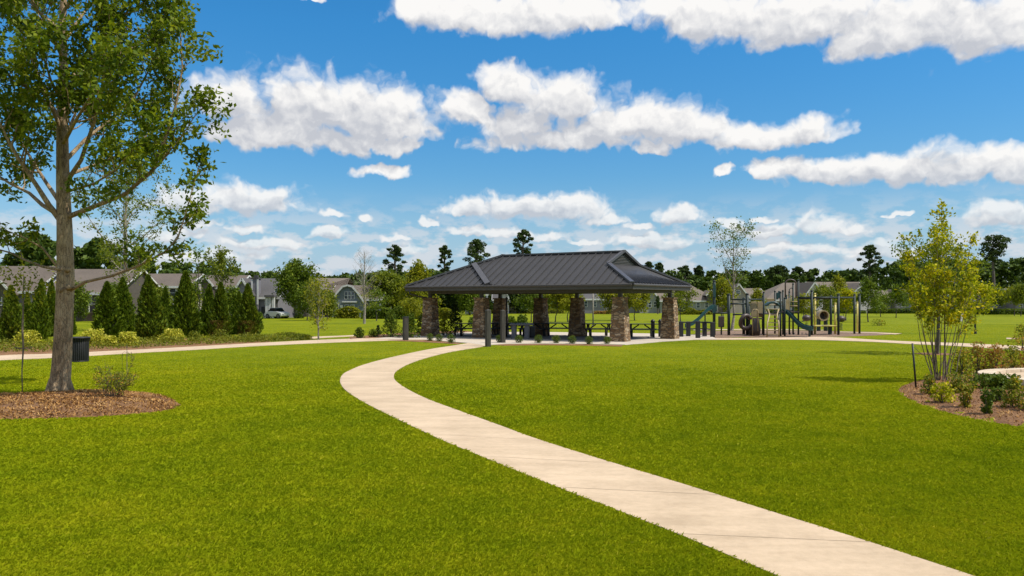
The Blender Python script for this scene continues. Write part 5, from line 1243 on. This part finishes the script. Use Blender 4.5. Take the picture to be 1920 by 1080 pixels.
# ------------------------------------------------------------------ shrubs around the pavilion
box_g = 'clipped boxwood balls along the pavilion edge'
bx0 = bushy('boxwood_ball', 'small boxwood ball, first of three left of the path mouth', 'shrub', 0, 0, .52, .52, MT['leaf_box'], 1100, .055, 200, box_g, 'ball', 3, lumps=24)
for i, (px, by, ty, lab) in enumerate([(806.5,639.5,626,''),(823.5,640.5,627,'small boxwood ball, middle one of three left of the path mouth'),(845.5,643.5,628,'boxwood ball beside the tip of grass at the path mouth'),
 (936,643,629,'boxwood partly hidden by the pointed timber bollard'),(973,643.5,629,'boxwood ball in front of the grey slab table'),(1010,644,628.5,'boxwood ball right of the slab table, before the dark tables'),
 (1043,644,629,'boxwood ball in front of the middle rear pier'),(1072.5,645,630,'boxwood ball before the dark gap right of the middle pier'),(1104,646,631,'boxwood ball second from the right front pier'),(1138,645.5,631.5,'boxwood ball nearest the right front pier')]):
    x, y = G(px, by); h = Z(ty, y); sc_ = h/.52; sc_ = (sc_*1.04, sc_*1.04, sc_)
    if i == 0: bx0.location = (x,y,0); bx0.scale = sc_
    else: dup(bx0, (x,y,0), i*1.1, lab, box_g, sc_)
gsh = 'shrubs behind the left end of the pavilion'
for i, (px, by, ty, hw, mk, n, pf, lab) in enumerate([
 (674,634,615,9.5,'leaf_box',700,'dome','small dark shrub at the left end of the shrub group by the pavilion'),
 (699,632.5,618,9,'leaf_mid',500,'dome','low thin shrub second from left in the shrub group'),
 (709,632,608,6,'leaf_dark',350,'cone','narrow dark shrub against the broad conical holly'),
 (733,633,581,19,'leaf_box',2200,'cone','broad conical green holly left of the dark capped bollard'),
 (770,634,587,17,'leaf_box',1900,'cone','conical green holly right of the dark capped bollard'),
 (788,629,590,9,'leaf_mid',800,'dome','green shrub squeezed beside the leftmost stone pier'),
 (832,629,584,13,'leaf_yellow',1300,'dome','yellow green shrub right of the leftmost stone pier'),
 (853,629,566,15,'leaf_dark',2300,'cone','tall dark conical evergreen between the two left piers'),
 (958,612,594,12,'leaf_mid',800,'dome','rounded green bush behind the thin black pole'),
 (979,612,591,14,'leaf_box',1000,'dome','larger rounded bush seen over the grey slab table'),
 (886,612,595,9,'leaf_mid',500,'dome','small bush seen past the second front pier')]):
    x, y = G(px, by); bushy('garden_shrub', lab, 'shrub', x, y, Z(ty,y), 2*hw/FPX*y, MT[mk], n, .10 if y < 60 else .16, 210+i, gsh, pf, 5)

# hedges
def hedge(label, px0, px1, by, ty, mk, n, leaf, seed, depth=1.6, bump_=.25, group='hedges beyond the lawn'):
    d = DY(by); x0, x1 = X(px0,d), X(px1,d); h = Z(ty,d); r = np.random.default_rng(seed)
    t = thing('hedge', label, 'hedge', ((x0+x1)/2, d, 0), 0, group); w = (x1-x0)
    u = r.uniform(-w/2,w/2,n); hh = h*(1-bump_*.5+bump_*.5*np.sin(u*1.7+seed)*np.sin(u*.7+2)); f = r.uniform(0,1,n)
    side = r.random(n); z = np.where(side < .5, hh*r.uniform(.03,1,n), hh*r.uniform(.85,1.02,n)); y = np.where(side < .5, r.normal(0,.12,n), r.uniform(0,depth,n))
    e = np.clip((w/2-np.abs(u))/.8,0,1)**.5; z *= .55+.45*e
    leaf_obj('foliage', leaf_verts(np.c_[u,y,z], r.uniform(.6,1.3,n)*leaf, .6, .4, r=r), MT[mk], t)
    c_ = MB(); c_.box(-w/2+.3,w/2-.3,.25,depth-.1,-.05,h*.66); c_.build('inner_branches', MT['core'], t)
    return t
hedge('rounded yellow green hedge in front of the blue grey house', 626, 674, 597, 574.5, 'leaf_yellow', 2600, .22, 1)
hedge('clipped green hedge left section, behind the bare tree', 677, 736, 598, 574, 'leaf_mid', 3200, .22, 2)
hedge('clipped green hedge middle section above the conical holly', 734, 772, 599, 573.5, 'leaf_mid', 2400, .22, 3)
hedge('clipped hedge right section reaching behind the leftmost stone pier', 773, 850, 598, 575, 'leaf_yellow', 3000, .22, 4)
hedge('long low clipped hedge at the far right behind the young trees', 1782, 1990, 590, 579, 'leaf_mid', 5200, .25, 5, 2.2, .08)
hedge('low dark hedge below the grey house left of the crape myrtle', 1630, 1720, 588, 578, 'leaf_box', 2200, .25, 6)
hedge('low orange brown planted strip below the grey roofed house', 1112, 1170, 589, 582, 'leaf_red', 1500, .22, 7)
hedge('low green shrubs in front of the large taupe house', 1256, 1340, 590, 577, 'leaf_yellow', 2400, .24, 8, 1.6, .8)
hedge('low hedge behind the pavilion below the cream house', 918, 1060, 588, 579, 'leaf_yellow', 2400, .22, 9, 1.4, .3)
hedge('low shrub line below the white gabled houses behind the playground', 1440, 1625, 588, 578.5, 'leaf_mid', 4200, .25, 10, 1.6, .6)

# ------------------------------------------------------------------ trees across the park
def gt(kind, label, px, by, ty, wpx, ml, mb_, nl_, leaf, seed, shape='oval', group='young trees across the park', limbs=11, h0=.3, r0=.06, **k):
    x, y = G(px, by); return limbed_tree(kind, label, 'tree', x, y, Z(ty,y), wpx/FPX*y, MT[ml], MT[mb_], limbs, nl_, leaf, r0, h0, seed, shape, group, **k)
gt('round_tree', 'dense round topped green tree beside the tan hipped house', 555, 597, 493, 62, 'leaf_mid', 'bark_dark', 60, .38, 301, 'oval', None, 20, .18, .18, twigs=3)
gt('spiky_pine', 'bright green spiky young pine rising above the arborvitae', 414, 612, 466, 66, 'leaf_light', 'bark_dark', 26, .22, 302, 'cone', None, 15, .30, .09, fastig=1.9, spread=.10, twigs=2)
gt('sparse_tree', 'small sparse leaved tree left of the spiky pine', 374, 612, 468, 34, 'leaf_mid', 'bark_dark', 10, .24, 303, 'vase', None, 10, .35, .07)
gt('crape_sapling', 'small multi stemmed yellow green sapling by the left path', 597, 637, 532, 46, 'leaf_yellow', 'bark_pale', 22, .13, 304, 'vase', None, 13, .10, .045, fastig=1.5)
x, y = G(683, 607); t = thing('bare_tree', 'leafless pale grey tree standing behind the left path', 'tree', (x, y, 0)); T = Tree(305)
h = Z(474, y); T.w.tube([(0,0,-.1),(.05,0,h*.3),(-.03,0,h*.6),(.03,0,h*.85),(.05,0,h)], [.13,.11,.07,.04,.015], 7, 0, cap=False)
for k in range(26):
    f = .30+.66*k/26; a = k*2.4; L = 1.9*(1.15-f)*T.r.uniform(.7,1.3)+.35; p = Vector((0,0,h*f)); e = p+Vector((cos(a)*L*.7, sin(a)*L*.7, L*.85)); T.limb(wander(p,e,3,.06,T.r), .030*(1.2-f)+.008, .008, side=6, sl=.6, nl=0, n=4, twigs=3, tw=.4)
T.w.build('trunk', MT['bark_pale'], t, True)
r_ = np.random.default_rng(306); q = np.c_[r_.normal(.2,.55,240), r_.normal(0,.5,240), r_.uniform(1.5,3.6,240)]; leaf_obj('leaves', leaf_verts(q, r_.uniform(.1,.2,240), .5, .4, r=r_), MT['leaf_yellow'], t)
gt('young_tree', 'slim dark trunked young tree right of the bare tree', 706, 602, 545, 30, 'leaf_mid', 'bark_dark', 20, .22, 307)
gt('green_tree', 'broad fresh green tree behind the clipped hedge', 726, 594, 514, 62, 'leaf_light', 'bark_dark', 56, .42, 308, 'oval', None, 20, .15, .14)
gt('green_tree', 'bright yellow green pointed tree above the left pavilion eave', 784, 596, 494, 60, 'leaf_yellow', 'bark_dark', 52, .38, 309, 'cone', None, 20, .15, .13)
gt('green_tree', 'small bright tree by the hedge left of the leftmost pier', 772, 604, 566, 36, 'leaf_yellow', 'bark_dark', 40, .2, 310)
gt('dark_tree', 'large dark green tree behind the two left piers', 842, 590, 527, 66, 'leaf_dark', 'bark_dark', 60, .5, 311, 'oval', None, 20, .08, .18)
gt('dark_tree', 'dark green tree seen under the eave left of the second front pier', 880, 591, 534, 40, 'leaf_mid', 'bark_dark', 50, .45, 312, 'oval', None, 16, .1, .15)
gt('dark_tree', 'dark evergreen tree under the eave between second and middle piers', 973, 588, 528, 44, 'leaf_dark', 'bark_dark', 60, .5, 313, 'cone', None, 18, .05, .16)
gy = 'small yellow green trees seen through the pavilion'
gt('young_tree', 'green young tree between the thin pole and the middle rear pier', 996, 604, 546, 36, 'leaf_mid', 'bark_dark', 44, .24, 314, 'oval', gy)
gt('young_tree', 'yellow green tree with bent trunk right of the middle rear pier', 1041, 604, 540, 42, 'leaf_yellow', 'bark_dark', 48, .25, 315, 'oval', gy, lean=(.5,0))
gt('young_tree', 'yellow green tree touching the next rear pier', 1065, 604, 541, 40, 'leaf_yellow', 'bark_dark', 48, .25, 316, 'oval', gy)
gt('young_tree', 'thin trunked yellow tree left of the right front pier', 1146, 601, 541, 44, 'leaf_yellow', 'bark_dark', 46, .27, 317, 'oval', gy)
gt('young_tree', 'brightest yellow tree right of the right front pier', 1190, 601, 543, 46, 'leaf_yellow', 'bark_dark', 52, .27, 318, 'oval', gy)
x, y = G(1218, 586); bushy('conical_shrub', 'conical dark green shrub before the taupe house', 'shrub', x, y, Z(555,y), 2.6, MT['leaf_box'], 900, .3, 319, None, 'cone')
x, y = G(1112, 612); t = thing('slim_pole', 'slim pale pole standing on the lawn behind the pavilion', 'pole', (x,y,0)); MB().tube([(0,0,-.05),(0,0,Z(541,y))], [.07,.05], 8).build('shaft', MT['bark_pale'], t, True); MB().lathe([(.12,0),(.12,.06),(.07,.10)], 10).build('base', MT['greyslab'], t)
x, y = G(1233.5, 589); t = thing('columnar_tree', 'very narrow dark columnar tree on the lawn left of the right rear pier', 'tree', (x,y,0)); r_ = np.random.default_rng(320); h = Z(555,y); n=500
f = r_.uniform(.35,1,n); a = r_.uniform(0,6.28,n); rr = .42*np.sin(np.clip((f-.3)/.72,0,1)*pi)**.6*r_.uniform(.3,1,n); leaf_obj('crown', leaf_verts(np.c_[np.cos(a)*rr,np.sin(a)*rr,f*h], r_.uniform(.2,.35,n), .5, .2, r=r_), MT['leaf_dark'], t)
MB().tube([(0,0,-.05),(0,0,h*.8)], [.12,.05], 6).build('trunk', MT['bark_dark'], t)
gt('young_tree', 'small light green tree behind the left slide', 1276, 603, 545, 44, 'leaf_light', 'bark_dark', 40, .24, 321)
gt('young_tree', 'yellow green leafy tree right of the tall slide post', 1356, 606, 528, 40, 'leaf_yellow', 'bark_dark', 56, .24, 322, 'oval')
gt('tall_sparse_tree', 'tall thin grey trunked tree with sparse leaves behind the left slide tower', 1372, 620, 431, 76, 'leaf_mid', 'bark_pale', 15, .16, 323, 'vase', None, 17, .38, .10, fastig=1.5)
gt('young_tree', 'small yellow tree behind the tan playground panels', 1419, 600, 545, 26, 'leaf_yellow', 'bark_dark', 36, .22, 324, 'cone')
gt('young_tree', 'yellow green tree behind the double slide', 1506, 603, 560, 34, 'leaf_yellow', 'bark_dark', 36, .22, 325)
gt('young_tree', 'green tree between overhead bar posts', 1543, 602, 541, 40, 'leaf_light', 'bark_dark', 40, .24, 326)
gt('young_tree', 'tall bright conical tree above the overhead bars', 1571, 600, 521, 38, 'leaf_yellow', 'bark_dark', 56, .25, 327, 'cone')
gt('young_tree', 'golden leaved tree beside the conical one, before the small louvred gable', 1586, 601, 549, 36, 'leaf_crape', 'bark_dark', 44, .24, 328)
gt('young_tree', 'green conical tree with clear trunk right of the swing posts', 1628, 604, 527, 46, 'leaf_mid', 'bark_dark', 52, .24, 329, 'cone', h0=.28)
gt('young_tree', 'dark green tree left of the crape myrtle crown', 1680, 596, 541, 40, 'leaf_mid', 'bark_dark', 46, .26, 330, 'cone')
gt('young_tree', 'small bushy tree between swing posts and crape myrtle', 1651, 594, 560, 30, 'leaf_light', 'bark_dark', 30, .26, 331)
gt('staked_tree', 'small tree on a black staked trunk right of the crape myrtle', 1829, 626, 540, 60, 'leaf_crape', 'black', 34, .17, 332, 'oval', None, 14, .42, .075)
gt('young_tree', 'light green lollipop tree before the low dark roofed house', 1873, 590, 548, 27, 'leaf_light', 'bark_dark', 42, .32, 333, h0=.4)
gt('young_tree', 'yellow green lollipop tree near the right frame edge', 1902, 592, 541, 24, 'leaf_yellow', 'bark_dark', 42, .3, 334, h0=.42)
gt('young_tree', 'light tree cut by the right frame edge', 1914, 593, 537, 26, 'leaf_light', 'bark_dark', 42, .3, 335, h0=.4)
gt('young_tree', 'thin sparse tree between the staked tree and the lollipop tree', 1856, 587, 540, 30, 'leaf_mid', 'bark_dark', 20, .34, 336)
gt('young_tree', 'sparse tree behind the arched gable house roof line', 668, 592, 540, 26, 'leaf_mid', 'bark_dark', 16, .3, 337)
x, y = G(1917, 655); bushy('rose_shrub', 'dark reddish shrub at the right frame edge beyond the right path', 'shrub', x, y, Z(606,y), 1.0, MT['leaf_rose'], 700, .09, 340, None, 'dome')
x, y = G(1647, 611); bushy('low_shrub', 'small brown shrub on the lawn beyond the swing posts', 'shrub', x, y, .55, 1.2, MT['leaf_rose'], 300, .12, 341)

gm = 'trees and bushes before the left houses'
for i, (px, by, ty, w_, ml, lb_) in enumerate([(146,603,535,34,'leaf_mid','green tree between the big trunk and the brown house window'),(215,604,538,40,'leaf_mid','green tree before the brown house right gable'),(300,606,545,34,'leaf_light','light green tree before the white house wall'),(360,605,538,26,'leaf_light','green tree rising behind the tallest arborvitae'),(437,604,545,30,'leaf_mid','green tree right of the spiky pine before the dark gabled house'),(576,601,535,40,'leaf_mid','green tree touching the dense round topped tree on its right'),(614,600,548,30,'leaf_light','small light tree left of the arched gable')]):
    gt('young_tree', lb_, px, by, ty, w_, ml, 'bark_dark', 48, .26, 360+i, 'oval', gm, 13, .14)
for i, (px, by, ty, w_, lb_) in enumerate([(531,597,586,20,'low dark shrub right of the parked white car'),(592,597,583,26,'dark green shrub under the round topped tree'),(486,598,586,18,'low dark shrub left of the parked white car'),(560,597,588,18,'small dark shrub below the round topped tree trunk')]):
    x, y = G(px, by); bushy('garden_shrub', lb_, 'shrub', x, y, Z(ty,y), w_/FPX*y, MT['leaf_box'], 900, .16, 380+i, 'dark shrubs before the left houses')
# dark trees just behind the left houses
def clump_tree(name, label, cat, px, d, top, wpx, bot, mk, n, leaf, seed, group=None, lumps=26, flat=.75, tr=.3):
    t = thing(name, label, cat, (X(px,d), d, 0), 0, group); r = np.random.default_rng(seed); zt, zb = Z(top,d), Z(bot,d); w = wpx/FPX*d
    c = []
    for k in range(lumps):
        f = r.uniform(0,1)**.8; a = k*2.4; R_ = w/2*(sin(pi*min(.97,.15+f*.82))**.7)*r.uniform(.25,.95); c.append((cos(a)*R_, sin(a)*R_, zb+(zt-zb)*f*.93, w*r.uniform(.12,.2)))
    c = np.array(c); idx = r.integers(0,lumps,n); dd = r.normal(size=(n,3)); dd /= np.linalg.norm(dd,axis=1,keepdims=True)
    q = c[idx,:3]+dd*c[idx,3:4]*r.uniform(.3,1,(n,1))**.5*np.array((1,1,flat))
    leaf_obj('crown', leaf_verts(q, r.uniform(.6,1.3,n)*leaf, .65, .4, r=r), MT[mk], t)
    s = MB(); s.tube([(0,0,-.1),(0,0,zb+(zt-zb)*.8)], [tr,tr*.4], 7, 0, cap=False)
    for k in range(0,lumps,2): s.tube([(0,0,max(.5,c[k][2]-w*.15)), tuple(c[k][:3])], [tr*.3,tr*.1], 5, 0, cap=False)
    s.build('trunk', MT['bark_dark'], t, True); return t
clump_tree('dark_tree', 'big dark evergreen behind the far left house, left of the pale trunk', 'tree', 66, 135, 436, 112, 560, 'leaf_forest', 4200, 1.1, 401)
clump_tree('dark_tree', 'big dark tree just right of the pale trunk behind the brown house', 'tree', 176, 140, 441, 92, 560, 'leaf_forest', 3600, 1.1, 402)
clump_tree('dark_tree', 'dark tree behind the white house, right of the slender tree', 'tree', 268, 150, 476, 70, 560, 'leaf_forest', 2200, 1.2, 403)

# ------------------------------------------------------------------ tall pines over the tree line
def pine(label, px, d, top, hw, cbot, seed, style='col'):
    t = thing('tall_pine', label, 'pine', (X(px,d), d, 0), 0, 'tall pines above the distant tree line'); r = np.random.default_rng(seed); zt, zb = Z(top,d), Z(cbot,d); w = hw/FPX*d; s = MB(); n_cl = 20; c = []
    s.tube([(0,0,-.2),(.15,0,zt*.4),(-.1,0,zt*.75),(.1,0,zt*.97)], [.42,.34,.24,.08], 7, 0, cap=False)
    for k in range(n_cl):
        f = (k+r.uniform(.1,.9))/n_cl; a = k*2.399+r.normal()*.4
        R_ = w*(sin(pi*min(.95,.18+f*.78))**.6 if style == 'col' else (.45+.65*f if f < .85 else .55))*r.uniform(.45,1.0)*(1 if f < .93 else .4)
        p = np.array((cos(a)*R_, sin(a)*R_, zb+(zt-zb)*f+R_*.12)); c.append((*p, w*r.uniform(.22,.38)))
        s.tube([(0,0,p[2]-R_*.35-.3), (p[0]*.6,p[1]*.6,p[2]-.4), tuple(p)], [.12,.08,.04], 5, 0, cap=False)
    for k in range(5): c.append((r.normal()*w*.12, r.normal()*w*.12, zt-k*w*.25, w*.26))
    c = np.array(c); n = 2200; idx = r.integers(0,len(c),n); dd = r.normal(size=(n,3)); dd /= np.linalg.norm(dd,axis=1,keepdims=True)
    q = c[idx,:3]+dd*c[idx,3:4]*r.uniform(.2,1,(n,1))**.5*np.array((1.1,1.1,.55)); leaf_obj('crown', leaf_verts(q, r.uniform(.45,.9,n), .42, .5, r=r), MT['leaf_pine'], t); s.build('trunk', MT['bark_dark'], t, True)
for i, a in enumerate([('tall pine above the broad fresh green tree',741,200,462,20,516),('slim tall pine left of the two nearer the roof',834,205,462,13,512),
 ('wide crowned pine at the upper left roof slope',893,200,452,23,500),('tallest pine over the pavilion ridge',981,200,433,18,482),
 ('first of the two small pines behind the right roof slope',1216,230,492,10,520),('second small pine behind the right roof slope',1236,230,494,10,522),
 ('round headed pine just right of the pavilion roof',1284,220,500,15,535),('pine right of the round headed one',1311,220,500,13,535),
 ('dark bushy pine left of the playground hoop',1461,215,500,20,532),('pointed dark pine above the playground hoop',1496,215,502,15,535),
 ('tall pine standing alone left of the crape myrtle',1631,205,462,19,512)]): pine(*a, 500+i)
pine('flat topped tall pine right of the crape myrtle', 1862, 190, 445, 30, 492, 520, 'flat')

# ------------------------------------------------------------------ the far wood, one mass
r_ = np.random.default_rng(60); cs = []
prof_top = [(-600,470),(0,500),(120,490),(260,500),(330,494),(440,505),(520,512),(640,517),(720,512),(800,513),(870,510),(1000,515),(1100,520),(1200,515),(1260,512),(1330,514),(1400,508),(1440,512),(1470,508),(1520,516),(1545,524),(1575,506),(1600,508),(1640,502),(1670,492),(1720,488),(1780,490),(1840,492),(1900,487),(1980,470),(2500,470)]
pxs = np.array([p[0] for p in prof_top]); pys = np.array([p[1] for p in prof_top])
for row, (dd, dz) in enumerate(((205,9),(225,3),(250,-1))):
    px = -420
    while px < 2350:
        w = r_.uniform(22,46); top = np.interp(px, pxs, pys)+dz+r_.normal()*4.0
        cs.append((X(px,dd)+0, dd+r_.normal()*5, Z(top,dd), w/FPX*dd)); px += w*.62
q = []; sz = []
for (x_, y_, h, w) in cs:
    lum = 9; n = 420
    c = np.c_[r_.normal(0,w*.26,lum), r_.normal(0,w*.22,lum), h*(1-.55*r_.uniform(0,1,lum)**1.3)-w*.16]; c[0] = (0,0,h-w*.18)
    idx = r_.integers(0,lum,n); d3 = r_.normal(size=(n,3)); d3 /= np.linalg.norm(d3,axis=1,keepdims=True)
    p = c[idx]+d3*(w*r_.uniform(.10,.25,(n,1)))*np.array((1,1,.85)); p[:,0] += x_; p[:,1] += y_
    low = np.c_[r_.normal(x_,w*.4,120), r_.normal(y_,w*.3,120), r_.uniform(0,h*.6,120)]
    q.append(p); q.append(low); sz.append(r_.uniform(.7,1.4,n+120))
q = np.concatenate(q); sz = np.concatenate(sz); print('forest', len(q))
o = leaf_obj('forest', leaf_verts(q, sz*1.05, .7, .4, r=r_), MT['leaf_forest']); tag(o, 'dark green wood closing the view behind the houses', kind='stuff')
